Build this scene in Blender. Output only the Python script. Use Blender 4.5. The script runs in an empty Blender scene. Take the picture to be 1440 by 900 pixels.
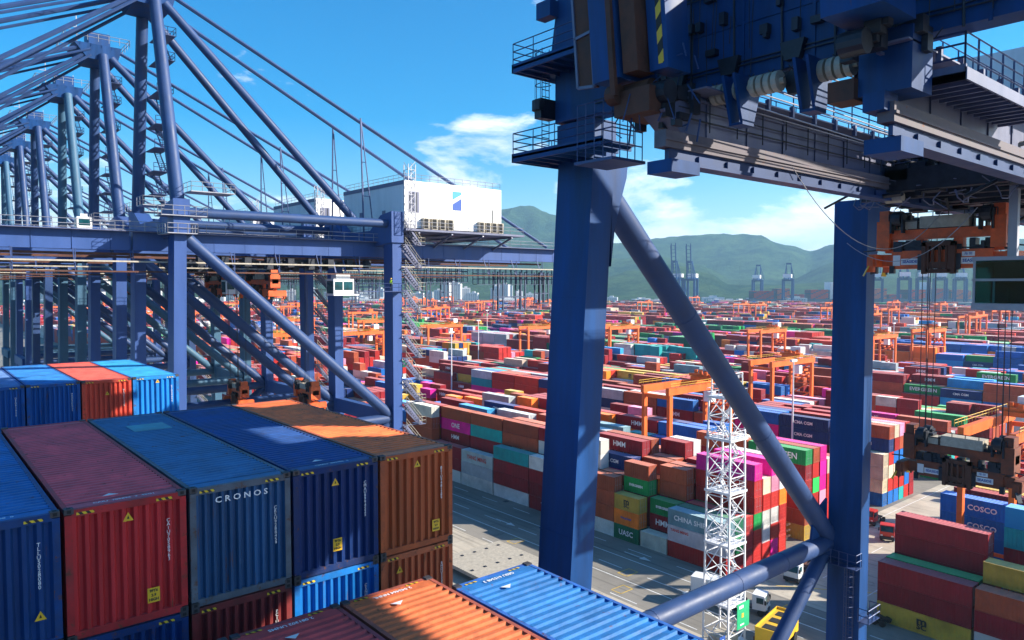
import bpy, math, random, bisect
from mathutils import Vector, Matrix, noise
from mathutils.bvhtree import BVHTree
R = math.radians
S = bpy.context.scene
COL = S.collection
random.seed(7)

# ------------------------------------------------------------------ camera, world, sun, exposure
cam = bpy.data.cameras.new("camera")
camo = bpy.data.objects.new("camera", cam)
COL.objects.link(camo)
CAM = Vector((0, 0, 48.6))
camo.location = CAM
camo.rotation_euler = (R(90 - 2.66), 0, R(-40.1))
cam.sensor_width = 36
cam.lens = 25.83
cam.clip_start = 0.5
cam.clip_end = 30000
S.camera = camo

SUN_AZ = -42.0     # degrees from +X, towards -Y
SUN_EL = 27.5
sd = Vector((math.cos(R(SUN_EL)) * math.cos(R(SUN_AZ)), math.cos(R(SUN_EL)) * math.sin(R(SUN_AZ)), math.sin(R(SUN_EL))))
sl = bpy.data.lights.new("sun", 'SUN')
sl.energy = 4.9
sl.angle = R(0.5)
sl.color = (1.0, 0.92, 0.79)
slo = bpy.data.objects.new("sun", sl)
slo.rotation_euler = sd.to_track_quat('Z', 'Y').to_euler()
slo.location = (0, 0, 200)
COL.objects.link(slo)

w = bpy.data.worlds.new("World")
S.world = w
w.use_nodes = True
nt = w.node_tree
nt.nodes.clear()


def N(t, typ, **kw):
    n = t.nodes.new(typ)
    for k, v in kw.items():
        if k == 'inp':
            for i, x in v.items():
                n.inputs[i].default_value = x
        else:
            setattr(n, k, v)
    return n


def mth(t, op, a, b=None, c=None, clamp=False):
    n = t.nodes.new('ShaderNodeMath')
    n.operation = op
    n.use_clamp = clamp
    for i, x in enumerate((a, b, c)):
        if x is None:
            continue
        if isinstance(x, (int, float)):
            n.inputs[i].default_value = x
        else:
            t.links.new(x, n.inputs[i])
    return n.outputs[0]


def mixc(t, fac, a, b, mode='MIX'):
    n = t.nodes.new('ShaderNodeMix')
    n.data_type = 'RGBA'
    n.blend_type = mode
    for sock, x in ((n.inputs[0], fac), (n.inputs[6], a), (n.inputs[7], b)):
        if isinstance(x, (int, float)):
            sock.default_value = x
        elif isinstance(x, tuple):
            sock.default_value = x if len(x) == 4 else (*x, 1)
        else:
            t.links.new(x, sock)
    return n.outputs[2]


def rng(t, v, a, b, c=0.0, d=1.0):
    n = t.nodes.new('ShaderNodeMapRange')
    t.links.new(v, n.inputs[0])
    for i, x in enumerate((a, b, c, d)):
        n.inputs[i + 1].default_value = x
    return n.outputs[0]


sky = N(nt, 'ShaderNodeTexSky', sky_type='NISHITA', sun_disc=False)
sky.sun_elevation = R(SUN_EL)
sky.sun_rotation = R(90 - SUN_AZ)
sky.air_density = 1.0
sky.dust_density = 0.6
sky.ozone_density = 2.5
hsv = N(nt, 'ShaderNodeHueSaturation', inp={0: 0.499, 1: 1.7, 2: 0.71})
nt.links.new(sky.outputs[0], hsv.inputs['Color'])
CLX, CLY = 3.7, 9.1
tc = N(nt, 'ShaderNodeTexCoord')
sep = N(nt, 'ShaderNodeSeparateXYZ')
nt.links.new(tc.outputs['Generated'], sep.inputs[0])
mp = N(nt, 'ShaderNodeMapping')
mp.inputs['Scale'].default_value = (4.2, 4.2, 11.0)
mp.inputs['Location'].default_value = (CLX, CLY, 0.35)
nt.links.new(tc.outputs['Generated'], mp.inputs[0])
n1 = N(nt, 'ShaderNodeTexNoise', inp={'Scale': 1.35, 'Detail': 12.0, 'Roughness': 0.6, 'Distortion': 0.25})
nt.links.new(mp.outputs[0], n1.inputs['Vector'])
mp2 = N(nt, 'ShaderNodeMapping')
mp2.inputs['Scale'].default_value = (4.2, 4.2, 11.0)
mp2.inputs['Location'].default_value = (CLX, CLY, 0.60)
nt.links.new(tc.outputs['Generated'], mp2.inputs[0])
n2 = N(nt, 'ShaderNodeTexNoise', inp={'Scale': 1.35, 'Detail': 7.0, 'Roughness': 0.5, 'Distortion': 0.15})
nt.links.new(mp2.outputs[0], n2.inputs['Vector'])
el = sep.outputs['Z']
thr = rng(nt, el, 0.05, 0.25, 0.44, 0.65)
cov = mth(nt, 'SUBTRACT', n1.outputs[0], thr)
cov = rng(nt, cov, -0.01, 0.13, 0.0, 0.93)
shade = rng(nt, n2.outputs[0], 0.40, 0.72, 1.0, 0.72)
ccol = N(nt, 'ShaderNodeVectorMath', operation='SCALE')
ccol.inputs[0].default_value = (6.3, 6.4, 6.7)
nt.links.new(shade, ccol.inputs['Scale'])
fin = mixc(nt, cov, hsv.outputs[0], ccol.outputs[0])
bg = N(nt, 'ShaderNodeBackground', inp={1: 0.135})
nt.links.new(fin, bg.inputs[0])
wo = N(nt, 'ShaderNodeOutputWorld')
nt.links.new(bg.outputs[0], wo.inputs[0])

S.view_settings.view_transform = 'Standard'
S.view_settings.look = 'None'
S.view_settings.exposure = 1.2
S.view_settings.gamma = 1.0
S.cycles.max_bounces = 6
S.cycles.volume_bounces = 0
S.cycles.transparent_max_bounces = 8


# ------------------------------------------------------------------ materials
def mat(name, col, rough=0.6, metal=0.0, var=0.15, scale=0.6, rust=0.0, bump=0.0, spec=0.5, streak=False, src=None, sunlit_tops=0.0, rustcol=(0.12, 0.045, 0.02), bscale=None, grime=0.0):
    m = bpy.data.materials.new(name)
    m.use_nodes = True
    t = m.node_tree
    t.nodes.clear()
    b = N(t, 'ShaderNodeBsdfPrincipled')
    o = N(t, 'ShaderNodeOutputMaterial')
    t.links.new(b.outputs[0], o.inputs[0])
    if src == 'object':
        c = N(t, 'ShaderNodeObjectInfo').outputs['Color']
    elif src == 'attr':
        c = N(t, 'ShaderNodeAttribute', attribute_name='col').outputs['Color']
    else:
        c = (*col, 1)
    g = N(t, 'ShaderNodeNewGeometry')
    if src == 'object':
        tcx = N(t, 'ShaderNodeTexCoord').outputs['Object']
        oi = N(t, 'ShaderNodeObjectInfo')
        va = N(t, 'ShaderNodeVectorMath', operation='ADD')
        rr = mth(t, 'MULTIPLY', oi.outputs['Random'], 57.0)
        t.links.new(tcx, va.inputs[0])
        cb = N(t, 'ShaderNodeCombineXYZ')
        t.links.new(rr, cb.inputs[0])
        t.links.new(rr, cb.inputs[1])
        t.links.new(cb.outputs[0], va.inputs[1])
        pos = va.outputs[0]
    else:
        pos = g.outputs['Position']
    if streak:
        mpp = N(t, 'ShaderNodeMapping')
        mpp.inputs['Scale'].default_value = (1.6, 1.6, 0.22)
        t.links.new(pos, mpp.inputs[0])
        spos = mpp.outputs[0]
    else:
        spos = pos
    nz = N(t, 'ShaderNodeTexNoise', inp={'Scale': scale, 'Detail': 5.0, 'Roughness': 0.62})
    t.links.new(spos, nz.inputs['Vector'])
    if var:
        f = rng(t, nz.outputs[0], 0.3, 0.7, 1 - var, 1 + var)
        vs = N(t, 'ShaderNodeVectorMath', operation='SCALE')
        if isinstance(c, tuple):
            vs.inputs[0].default_value = c[:3]
        else:
            t.links.new(c, vs.inputs[0])
        t.links.new(f, vs.inputs['Scale'])
        c = vs.outputs[0]
    if sunlit_tops:  # upward faces painted paler: bright sun on the tops put into the colour
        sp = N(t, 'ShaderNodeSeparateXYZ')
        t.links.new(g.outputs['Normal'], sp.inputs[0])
        up = rng(t, sp.outputs['Z'], 0.6, 0.85, 0.0, sunlit_tops)
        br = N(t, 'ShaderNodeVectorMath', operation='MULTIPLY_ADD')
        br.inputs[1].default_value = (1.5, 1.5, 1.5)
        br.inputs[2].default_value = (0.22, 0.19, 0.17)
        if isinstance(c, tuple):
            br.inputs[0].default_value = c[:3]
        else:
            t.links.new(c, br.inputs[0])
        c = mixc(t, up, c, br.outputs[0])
    if rust:
        nr = N(t, 'ShaderNodeTexNoise', inp={'Scale': scale * 3.1, 'Detail': 8.0, 'Roughness': 0.7})
        t.links.new(spos, nr.inputs['Vector'])
        f = rng(t, nr.outputs[0], 0.74 - rust * 0.3, 0.80 - rust * 0.28, 0.0, 0.85)
        c = mixc(t, f, c, rustcol)
    if grime:
        ng = N(t, 'ShaderNodeTexNoise', inp={'Scale': scale * 0.8, 'Detail': 7.0, 'Roughness': 0.75, 'Distortion': 0.6})
        t.links.new(spos, ng.inputs['Vector'])
        f = rng(t, ng.outputs[0], 0.42, 0.72, 0.0, grime)
        c = mixc(t, f, c, (0.05, 0.045, 0.04))
    if isinstance(c, tuple):
        b.inputs['Base Color'].default_value = c
    else:
        t.links.new(c, b.inputs['Base Color'])
    rv = rng(t, nz.outputs[0], 0.3, 0.7, max(rough - 0.1, 0.05), min(rough + 0.12, 1))
    t.links.new(rv, b.inputs['Roughness'])
    b.inputs['Metallic'].default_value = metal
    b.inputs['Specular IOR Level'].default_value = spec
    if bump:
        bn = N(t, 'ShaderNodeTexNoise', inp={'Scale': bscale or scale * 6, 'Detail': 4.0})
        t.links.new(pos, bn.inputs['Vector'])
        bp = N(t, 'ShaderNodeBump', inp={'Strength': bump, 'Distance': 0.05})
        t.links.new(bn.outputs[0], bp.inputs['Height'])
        t.links.new(bp.outputs[0], b.inputs['Normal'])
    return m


M = {}
M['hero'] = mat('container_paint_close', (1, 1, 1), 0.5, spec=0.25, var=0.28, scale=0.9, rust=0.42, src='object', sunlit_tops=0.10, bump=0.35, bscale=3.0, grime=0.26, streak=True)
M['box'] = mat('container_paint', (1, 1, 1), 0.6, spec=0.18, var=0.22, scale=0.35, rust=0.16, src='object', sunlit_tops=0.7, grime=0.12)
M['boxfar'] = mat('container_paint_far', (1, 1, 1), 0.65, spec=0.15, var=0.15, scale=0.08, src='attr', sunlit_tops=1.0)
M['cast'] = mat('corner_casting_steel', (0.07, 0.065, 0.07), 0.55, 0.4, rust=0.4, scale=3)
M['crane'] = mat('crane_blue_paint', (0.003, 0.05, 0.185), 0.5, spec=0.25, var=0.38, scale=0.42, streak=True, rust=0.17, bump=0.06, bscale=1.2, grime=0.22)
M['cranef'] = mat('faded_crane_blue_paint', (0.036, 0.085, 0.265), 0.5, spec=0.3, var=0.12, scale=0.4, streak=True, rust=0.02, grime=0.12)
M['tube'] = mat('tube_brace_paint', (0.024, 0.058, 0.165), 0.5, spec=0.3, var=0.15, scale=0.4, grime=0.2, rust=0.03)
M['girder'] = mat('grey_lilac_girder_paint', (0.13, 0.14, 0.23), 0.45, var=0.15, scale=0.5, rust=0.14, grime=0.22, streak=True)
M['rustgird'] = mat('rust_streaked_grey_steel', (0.13, 0.11, 0.13), 0.7, var=0.3, scale=1.0, rust=0.42, streak=False, rustcol=(0.20, 0.07, 0.03))
M['heroframe'] = mat('container_frame_paint', (1, 1, 1), 0.55, spec=0.25, var=0.25, scale=1.4, rust=0.55, src='object', sunlit_tops=0.15, bump=0.3, bscale=4.0, grime=0.5)
M['rust'] = mat('rusty_steel', (0.10, 0.038, 0.024), 0.75, 0.1, var=0.4, scale=1.2, rust=0.3, bump=0.2)
M['dark'] = mat('greasy_dark_steel', (0.025, 0.028, 0.04), 0.5, 0.3, var=0.4, scale=2, rust=0.2)
M['rail'] = mat('railing_blue_steel', (0.035, 0.06, 0.16), 0.45, 0.2, var=0.2)
M['railc'] = mat('pale_galvanised_steel', (0.34, 0.34, 0.38), 0.5, 0.4, var=0.2)
M['white'] = mat('white_paint', (0.78, 0.78, 0.78), 0.5, var=0.06, scale=0.5, grime=0.14, rust=0.03, streak=True)
M['mast'] = mat('white_mast_paint', (0.72, 0.72, 0.74), 0.5, var=0.06, rust=0.05)
M['orange'] = mat('orange_gantry_paint', (0.72, 0.13, 0.012), 0.5, var=0.15, scale=0.4, rust=0.08, streak=True)
M['spread'] = mat('orange_spreader_paint', (0.72, 0.11, 0.02), 0.5, var=0.25, scale=1.5, rust=0.12, grime=0.25)
M['spreadg'] = mat('greasy_spreader_paint', (0.22, 0.05, 0.018), 0.6, var=0.4, scale=1.5, rust=0.3, grime=0.6)
M['teal'] = mat('weathered_teal_blue_paint', (0.05, 0.13, 0.22), 0.55, spec=0.3, var=0.15, scale=0.4, streak=True, rust=0.05, grime=0.2)
M['red'] = mat('red_paint', (0.55, 0.03, 0.02), 0.4, var=0.1)
M['yellow'] = mat('yellow_paint', (0.72, 0.42, 0.02), 0.5, var=0.12, rust=0.08)
M['black'] = mat('black_rubber', (0.012, 0.012, 0.013), 0.8, var=0.2)
M['ground'] = mat('asphalt_yard', (0.25, 0.228, 0.195), 0.9, var=0.22, scale=0.045, grime=0.35, bump=0.15, bscale=2.5)
M['concrete'] = mat('concrete_apron', (0.50, 0.44, 0.35), 0.85, var=0.15, scale=0.12, grime=0.25, bump=0.1, bscale=1.5)
M['paint'] = mat('road_marking_paint', (0.75, 0.75, 0.72), 0.7, var=0.15, scale=0.8, grime=0.4)
M['ypaint'] = mat('yellow_marking_paint', (0.70, 0.45, 0.05), 0.7, var=0.15, scale=0.8, grime=0.4)
M['letter'] = mat('white_lettering_paint', (0.8, 0.8, 0.8), 0.6, var=0.08, scale=3)
M['letterr'] = mat('red_lettering_paint', (0.6, 0.05, 0.04), 0.6, var=0.1)
M['letterk'] = mat('black_lettering_paint', (0.02, 0.02, 0.02), 0.6, var=0.1)
M['letterb'] = mat('blue_lettering_paint', (0.02, 0.08, 0.35), 0.6, var=0.1)
M['logoblue'] = mat('light_blue_logo_paint', (0.03, 0.30, 0.60), 0.5, var=0.05)
M['green'] = mat('green_board_paint', (0.02, 0.42, 0.18), 0.5, var=0.08)
M['glass'] = mat('teal_cab_glass', (0.008, 0.06, 0.075), 0.12, 0.0, var=0.5, scale=1.2, spec=0.4)
M['beige'] = mat('beige_steel', (0.45, 0.40, 0.32), 0.7, var=0.2, rust=0.25, scale=2, grime=0.3)
M['hivis'] = mat('hi_vis_vest_fabric', (0.55, 0.8, 0.03), 0.8, var=0.05)
M['skin'] = mat('skin', (0.45, 0.27, 0.19), 0.6, var=0.05)
M['cloth'] = mat('dark_work_trousers', (0.02, 0.03, 0.06), 0.85, var=0.1)
M['water'] = mat('sea_water', (0.01, 0.05, 0.06), 0.08, var=0.2, scale=0.05, bump=0.5, bscale=0.4)
M['hull'] = mat('ship_hull_paint', (0.03, 0.05, 0.11), 0.5, var=0.15, rust=0.15)
M['city'] = mat('pale_building_render', (0.55, 0.55, 0.56), 0.8, var=0.06, scale=0.01)
M['window'] = mat('dark_window_band', (0.12, 0.15, 0.19), 0.3, var=0.2, scale=0.05)

# mountains: forest canopy
m = bpy.data.materials.new('forest_mountain')
m.use_nodes = True
t = m.node_tree
b = t.nodes['Principled BSDF']
g = N(t, 'ShaderNodeNewGeometry')
na = N(t, 'ShaderNodeTexNoise', inp={'Scale': 0.006, 'Detail': 8.0, 'Roughness': 0.65})
nb = N(t, 'ShaderNodeTexNoise', inp={'Scale': 0.022, 'Detail': 8.0, 'Roughness': 0.85})
t.links.new(g.outputs['Position'], na.inputs['Vector'])
t.links.new(g.outputs['Position'], nb.inputs['Vector'])
c = mixc(t, rng(t, na.outputs[0], 0.35, 0.65), (0.022, 0.085, 0.045), (0.13, 0.23, 0.07))
c = mixc(t, rng(t, nb.outputs[0], 0.4, 0.68, 0, 0.7), c, (0.008, 0.025, 0.012))
t.links.new(c, b.inputs['Base Color'])
b.inputs['Roughness'].default_value = 1.0
b.inputs['Specular IOR Level'].default_value = 0.05
bp = N(t, 'ShaderNodeBump', inp={'Strength': 1.0, 'Distance': 70.0})
t.links.new(nb.outputs[0], bp.inputs['Height'])
t.links.new(bp.outputs[0], b.inputs['Normal'])
M['forest'] = m


# tyre tracks and oil stains along the lanes of the ground
for mn in ('ground', 'concrete'):
    t = M[mn].node_tree
    b = [n for n in t.nodes if n.type == 'BSDF_PRINCIPLED'][0]
    src_ = b.inputs['Base Color'].links[0].from_socket
    gg = N(t, 'ShaderNodeNewGeometry')
    mpp = N(t, 'ShaderNodeMapping')
    mpp.inputs['Scale'].default_value = (0.9, 0.02, 1)
    t.links.new(gg.outputs['Position'], mpp.inputs[0])
    n_ = N(t, 'ShaderNodeTexNoise', inp={'Scale': 1.0, 'Detail': 5.0, 'Roughness': 0.7})
    t.links.new(mpp.outputs[0], n_.inputs['Vector'])
    c = mixc(t, rng(t, n_.outputs[0], 0.52, 0.70, 0, 0.55), src_, (0.05, 0.047, 0.043))
    n_ = N(t, 'ShaderNodeTexNoise', inp={'Scale': 0.22, 'Detail': 7.0, 'Roughness': 0.75})
    t.links.new(gg.outputs['Position'], n_.inputs['Vector'])
    c = mixc(t, rng(t, n_.outputs[0], 0.60, 0.70, 0, 0.5), c, (0.03, 0.028, 0.026))
    t.links.new(c, b.inputs['Base Color'])

# clear tinted glass
m = bpy.data.materials.new('clear_teal_glass')
m.use_nodes = True
t = m.node_tree
t.nodes.clear()
a_ = N(t, 'ShaderNodeBsdfTransparent')
a_.inputs[0].default_value = (0.22, 0.5, 0.5, 1)
g2 = N(t, 'ShaderNodeBsdfGlossy')
g2.inputs['Roughness'].default_value = 0.05
mx = N(t, 'ShaderNodeMixShader', inp={0: 0.008})
t.links.new(a_.outputs[0], mx.inputs[1])
t.links.new(g2.outputs[0], mx.inputs[2])
oo = N(t, 'ShaderNodeOutputMaterial')
t.links.new(mx.outputs[0], oo.inputs[0])
M['clear'] = m

# hazard stripe material (flat print)
def stripe_mat(name, a, b_, scale, axis=(1, 0, 1)):
    m = bpy.data.materials.new(name)
    m.use_nodes = True
    t = m.node_tree
    b = t.nodes['Principled BSDF']
    tcn = N(t, 'ShaderNodeTexCoord')
    d = N(t, 'ShaderNodeVectorMath', operation='DOT_PRODUCT')
    t.links.new(tcn.outputs['Object'], d.inputs[0])
    d.inputs[1].default_value = axis
    s = mth(t, 'MULTIPLY', d.outputs['Value'], scale)
    s = mth(t, 'FRACT', s)
    s = mth(t, 'GREATER_THAN', s, 0.5)
    c = mixc(t, s, a, b_)
    t.links.new(c, b.inputs['Base Color'])
    b.inputs['Roughness'].default_value = 0.6
    return m


M['hazard'] = stripe_mat('yellow_black_hazard_stripes', (0.75, 0.5, 0.02), (0.015, 0.015, 0.015), 7.0, (1, 0, 0.8))
M['hazardbig'] = stripe_mat('yellow_black_safety_band', (0.75, 0.5, 0.05), (0.02, 0.02, 0.02), 1.1, (0, 1, 1))
M['windowgrid'] = M['window']


# ------------------------------------------------------------------ mesh builder
class MB:
    def __init__(s):
        s.v = []
        s.f = []

    def quad(s, a, b, c, d):
        n = len(s.v)
        s.v += [tuple(a), tuple(b), tuple(c), tuple(d)]
        s.f.append((n, n + 1, n + 2, n + 3))

    def hexa(s, p):
        n = len(s.v)
        s.v += [tuple(q) for q in p]
        for f in ((0, 3, 2, 1), (4, 5, 6, 7), (0, 1, 5, 4), (1, 2, 6, 5), (2, 3, 7, 6), (3, 0, 4, 7)):
            s.f.append(tuple(n + i for i in f))

    def box(s, x0, x1, y0, y1, z0, z1):
        s.hexa([(x0, y0, z0), (x1, y0, z0), (x1, y1, z0), (x0, y1, z0), (x0, y0, z1), (x1, y0, z1), (x1, y1, z1), (x0, y1, z1)])
        return s

    def beam(s, p, q, wd, h=None, up=(0, 0, 1)):
        p, q = Vector(p), Vector(q)
        h = h or wd
        d = (q - p).normalized()
        u = Vector(up)
        if abs(d.dot(u)) > 0.98:
            u = Vector((1, 0, 0))
        a = d.cross(u).normalized() * wd / 2
        b = a.cross(d).normalized() * h / 2
        s.hexa([p - a - b, p + a - b, p + a + b, p - a + b, q - a - b, q + a - b, q + a + b, q - a + b])
        return s

    def tube(s, p, q, r, n=8, r2=None, cap=True):
        p, q = Vector(p), Vector(q)
        r2 = r if r2 is None else r2
        d = (q - p).normalized()
        u = Vector((0, 0, 1)) if abs(d.z) < 0.95 else Vector((1, 0, 0))
        a = d.cross(u).normalized()
        b = a.cross(d)
        k = len(s.v)
        for i in range(n):
            c, e = math.cos(2 * math.pi * i / n), math.sin(2 * math.pi * i / n)
            s.v.append(tuple(p + (a * c + b * e) * r))
            s.v.append(tuple(q + (a * c + b * e) * r2))
        for i in range(n):
            j = (i + 1) % n
            s.f.append((k + 2 * i, k + 2 * j, k + 2 * j + 1, k + 2 * i + 1))
        if cap:
            s.f.append(tuple(k + 2 * i for i in range(n))[::-1])
            s.f.append(tuple(k + 2 * i + 1 for i in range(n)))
        return s

    def path(s, pts, r, n=6):
        for a, b in zip(pts[:-1], pts[1:]):
            s.tube(a, b, r, n)
        return s

    def prism(s, prof, axis, a0, a1):
        # prof: list of 2D points; axis: 'x','y','z' extrusion
        k = len(s.v)
        for a in (a0, a1):
            for (u, v) in prof:
                s.v.append({'x': (a, u, v), 'y': (u, a, v), 'z': (u, v, a)}[axis])
        n = len(prof)
        for i in range(n):
            j = (i + 1) % n
            s.f.append((k + i, k + j, k + n + j, k + n + i))
        s.f.append(tuple(range(k, k + n))[::-1])
        s.f.append(tuple(range(k + n, k + 2 * n)))
        return s

    def mesh(s, name, material=None, smooth=False):
        me = bpy.data.meshes.new(name)
        me.from_pydata(s.v, [], s.f)
        if material:
            me.materials.append(material)
        if smooth:
            me.shade_smooth()
            try:
                me.set_sharp_from_angle(angle=R(40))
            except Exception:
                pass
        me.update()
        return me

    def build(s, name, material, parent=None, loc=None, smooth=False):
        return obj(name, s.mesh(name, material, smooth), parent, loc)


def obj(name, me, parent=None, loc=None, rot=None):
    o = bpy.data.objects.new(name, me)
    COL.objects.link(o)
    if parent:
        o.parent = parent
    if loc is not None:
        o.location = loc
    if rot is not None:
        o.rotation_euler = rot
    return o


def tag(o, label, cat, group=None, kind=None):
    if label:
        o['label'] = label
    if cat:
        o['category'] = cat
    if group:
        o['group'] = group
    if kind:
        o['kind'] = kind
    return o


def thing(name, label, cat, loc=(0, 0, 0), rz=0, group=None):
    o = bpy.data.objects.new(name, None)
    COL.objects.link(o)
    o.empty_display_size = 0.5
    o.location = loc
    o.rotation_euler = (0, 0, rz)
    return tag(o, label, cat, group)


def struct(name, mb, m):
    o = mb.build(name, m)
    o['kind'] = 'structure'
    return o


def copy_tree(o, parent=None):
    c = o.copy()
    COL.objects.link(c)
    c.parent = parent
    for ch in list(o.children):
        copy_tree(ch, c)
    return c


def railing(mb, pts, h=1.1, step=1.6, r=0.035, mids=(0.5,)):
    for a, b in zip(pts[:-1], pts[1:]):
        a, b = Vector(a), Vector(b)
        n = max(1, int(round((b - a).length / step)))
        for i in range(n + 1):
            p = a.lerp(b, i / n)
            mb.tube(p, p + Vector((0, 0, h)), r, 4, cap=False)
        for k in (1.0,) + tuple(mids):
            z = Vector((0, 0, h * k))
            mb.tube(a + z, b + z, r, 4, cap=False)


def ladder(mb, x, y, z0, z1, nx=1, cage=True, ny=0, r=0.03, w_=0.5):
    # ladder seen on a face; (nx, ny) outward direction
    tx, ty = -ny, nx
    for s_ in (-1, 1):
        mb.tube((x + tx * s_ * w_ / 2, y + ty * s_ * w_ / 2, z0), (x + tx * s_ * w_ / 2, y + ty * s_ * w_ / 2, z1), r, 4)
    z = z0
    while z < z1:
        mb.tube((x - tx * w_ / 2, y - ty * w_ / 2, z), (x + tx * w_ / 2, y + ty * w_ / 2, z), r * 0.8, 4)
        z += 0.35
    if cage:
        hp = []
        for i in range(7):
            a = math.pi * i / 6
            hp.append((x + tx * 0.38 * math.cos(a) + nx * 0.7 * math.sin(a), y + ty * 0.38 * math.cos(a) + ny * 0.7 * math.sin(a)))
        z = z0 + 2.2
        while z < z1:
            mb.path([(p[0], p[1], z) for p in hp], 0.025, 4)
            z += 0.8
        for p in hp[1:-1]:
            mb.tube((p[0], p[1], z0 + 2.2), (p[0], p[1], z1), 0.018, 4)


# ------------------------------------------------------------------ lettering
_tc = {}


def text_mesh(s, size, material, sx=1.0, ext=0.0, vertical=False, bold=0.0):
    key = (s, size, material.name, sx, vertical, bold)
    if key in _tc:
        return _tc[key]
    cu = bpy.data.curves.new('lettering', 'FONT')
    cu.body = "\n".join(s) if vertical else s
    cu.size = size
    cu.align_x = 'CENTER'
    cu.align_y = 'CENTER'
    cu.offset = bold
    cu.resolution_u = 2
    if vertical:
        cu.space_line = 0.78
    to = bpy.data.objects.new('lettering_source', cu)
    me = bpy.data.meshes.new_from_object(to)
    me.name = 'lettering'
    me.materials.clear()
    me.materials.append(material)
    if sx != 1.0:
        for v in me.vertices:
            v.co.x *= sx
    bpy.data.objects.remove(to)
    _tc[key] = me
    return me


ROT = {'-x': (R(90), 0, R(-90)), '-y': (R(90), 0, 0), '+x': (R(90), 0, R(90)), 'top': (0, 0, 0), 'topr': (0, 0, R(180))}


def lettering(s, size, loc, face, parent, material=None, sx=1.0, vertical=False, bold=0.0, name='lettering'):
    me = text_mesh(s, size, material or M['letter'], sx, vertical=vertical, bold=bold)
    return obj(name, me, parent, loc, ROT[face])


# ------------------------------------------------------------------ container meshes
def corr(mb, u0, u1, v0, v1, n, dep, mapf, duty=0.34):
    p = (u1 - u0) / n
    prof = []
    for i in range(n):
        a = u0 + i * p
        prof += [(a, 0), (a + p * duty, 0), (a + p * 0.5, dep), (a + p * (0.5 + duty), dep)]
    prof.append((u1, 0))
    for (a, da), (b, db) in zip(prof[:-1], prof[1:]):
        mb.quad(mapf(a, v0, da), mapf(b, v0, db), mapf(b, v1, db), mapf(a, v1, da))


def cont_frame(L, W, H, t=0.14):
    mb = MB()
    for x in (0, W - t):
        for y in (0, L - t):
            mb.box(x, x + t, y, y + t, 0.14, H - 0.14)
    for y0, y1 in ((0, 0.12), (L - 0.12, L)):
        mb.box(t, W - t, y0, y1, 0.02, 0.18)
        mb.box(t, W - t, y0, y1, H - 0.19, H - 0.03)
    for x0, x1 in ((0, 0.1), (W - 0.1, W)):
        mb.box(x0, x1, 0.18, L - 0.18, 0.02, 0.2)
        mb.box(x0, x1, 0.18, L - 0.18, H - 0.12, H - 0.03)
    mb.box(0.1, W - 0.1, 0.12, L - 0.12, 0.05, 0.12)
    return mb


def cont_casts(L, W, H, t=0.19):
    mb = MB()
    for x in (-0.004, W - t + 0.004):
        for y in (-0.006, L - t + 0.006):
            for z in (0, H - 0.14):
                mb.box(x, x + t, y, y + t, z, z + 0.14)
    return mb


def cont_yard(L, n):
    W, H = 2.438, 2.896
    mb = cont_frame(L, W, H)
    corr(mb, 0.14, L - 0.14, 0.2, H - 0.12, n, 0.05, lambda u, v, d: (0.012 + d, u, v))
    corr(mb, 0.14, L - 0.14, 0.2, H - 0.12, n, 0.05, lambda u, v, d: (W - 0.012 - d, u, v))
    corr(mb, 0.14, W - 0.14, 0.18, H - 0.19, 8, 0.05, lambda u, v, d: (u, L - 0.015 - d, v))
    corr(mb, 0.14, L - 0.14, 0.08, W - 0.08, n, 0.03, lambda u, v, d: (v, u, H - 0.03 - d))
    c = cont_casts(L, W, H)
    k = len(mb.v)
    mb.v += c.v
    mb.f += [tuple(i + k for i in f) for f in c.f]
    return mb.mesh('shipping_container', M['box'])


def cont_door():
    W, H = 2.438, 2.896
    mb = MB()
    for x0, x1 in ((0.14, W / 2 - 0.01), (W / 2 + 0.01, W - 0.14)):
        for i in range(4):
            z0 = 0.18 + i * (H - 0.37) / 4
            z1 = z0 + (H - 0.37) / 4
            mb.box(x0, x1, 0.03, 0.06, z0 + 0.03, z1 - 0.03)
            mb.box(x0, x1, 0.05, 0.08, z0, z1)
    me = mb.mesh('door_end', M['box'])
    mb2 = MB()
    for x in (0.5, 0.95, W - 0.95, W - 0.5):
        mb2.tube((x, 0.0, 0.15), (x, 0.0, H - 0.15), 0.022, 5)
    for x in (0.5, 0.95, W - 0.95, W - 0.5):
        mb2.box(x - 0.02, x + 0.2, -0.03, 0.0, 1.2, 1.26)
    return me, mb2.mesh('locking_bars', M['railc'])


MC40 = cont_yard(12.192, 22)
MC20 = cont_yard(6.058, 11)
MDOOR, MBARS = cont_door()

# colours: name -> base colour
PAL = {
    'maroon': (0.27, 0.014, 0.022), 'dark red': (0.42, 0.022, 0.018), 'brown': (0.38, 0.075, 0.032), 'red': (0.62, 0.04, 0.02),
    'navy blue': (0.010, 0.03, 0.14), 'blue': (0.012, 0.13, 0.45), 'sky blue': (0.03, 0.30, 0.62), 'white': (0.62, 0.60, 0.56),
    'light grey': (0.40, 0.43, 0.45), 'cream': (0.62, 0.50, 0.36), 'green': (0.015, 0.28, 0.07), 'dark green': (0.008, 0.13, 0.06),
    'bright green': (0.03, 0.48, 0.09), 'magenta': (0.68, 0.008, 0.26), 'pink': (0.72, 0.26, 0.38), 'orange': (0.88, 0.20, 0.02),
    'ochre yellow': (0.52, 0.33, 0.05), 'teal': (0.02, 0.34, 0.34), 'grey teal': (0.16, 0.30, 0.33), 'grey': (0.25, 0.26, 0.28),
}
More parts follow.
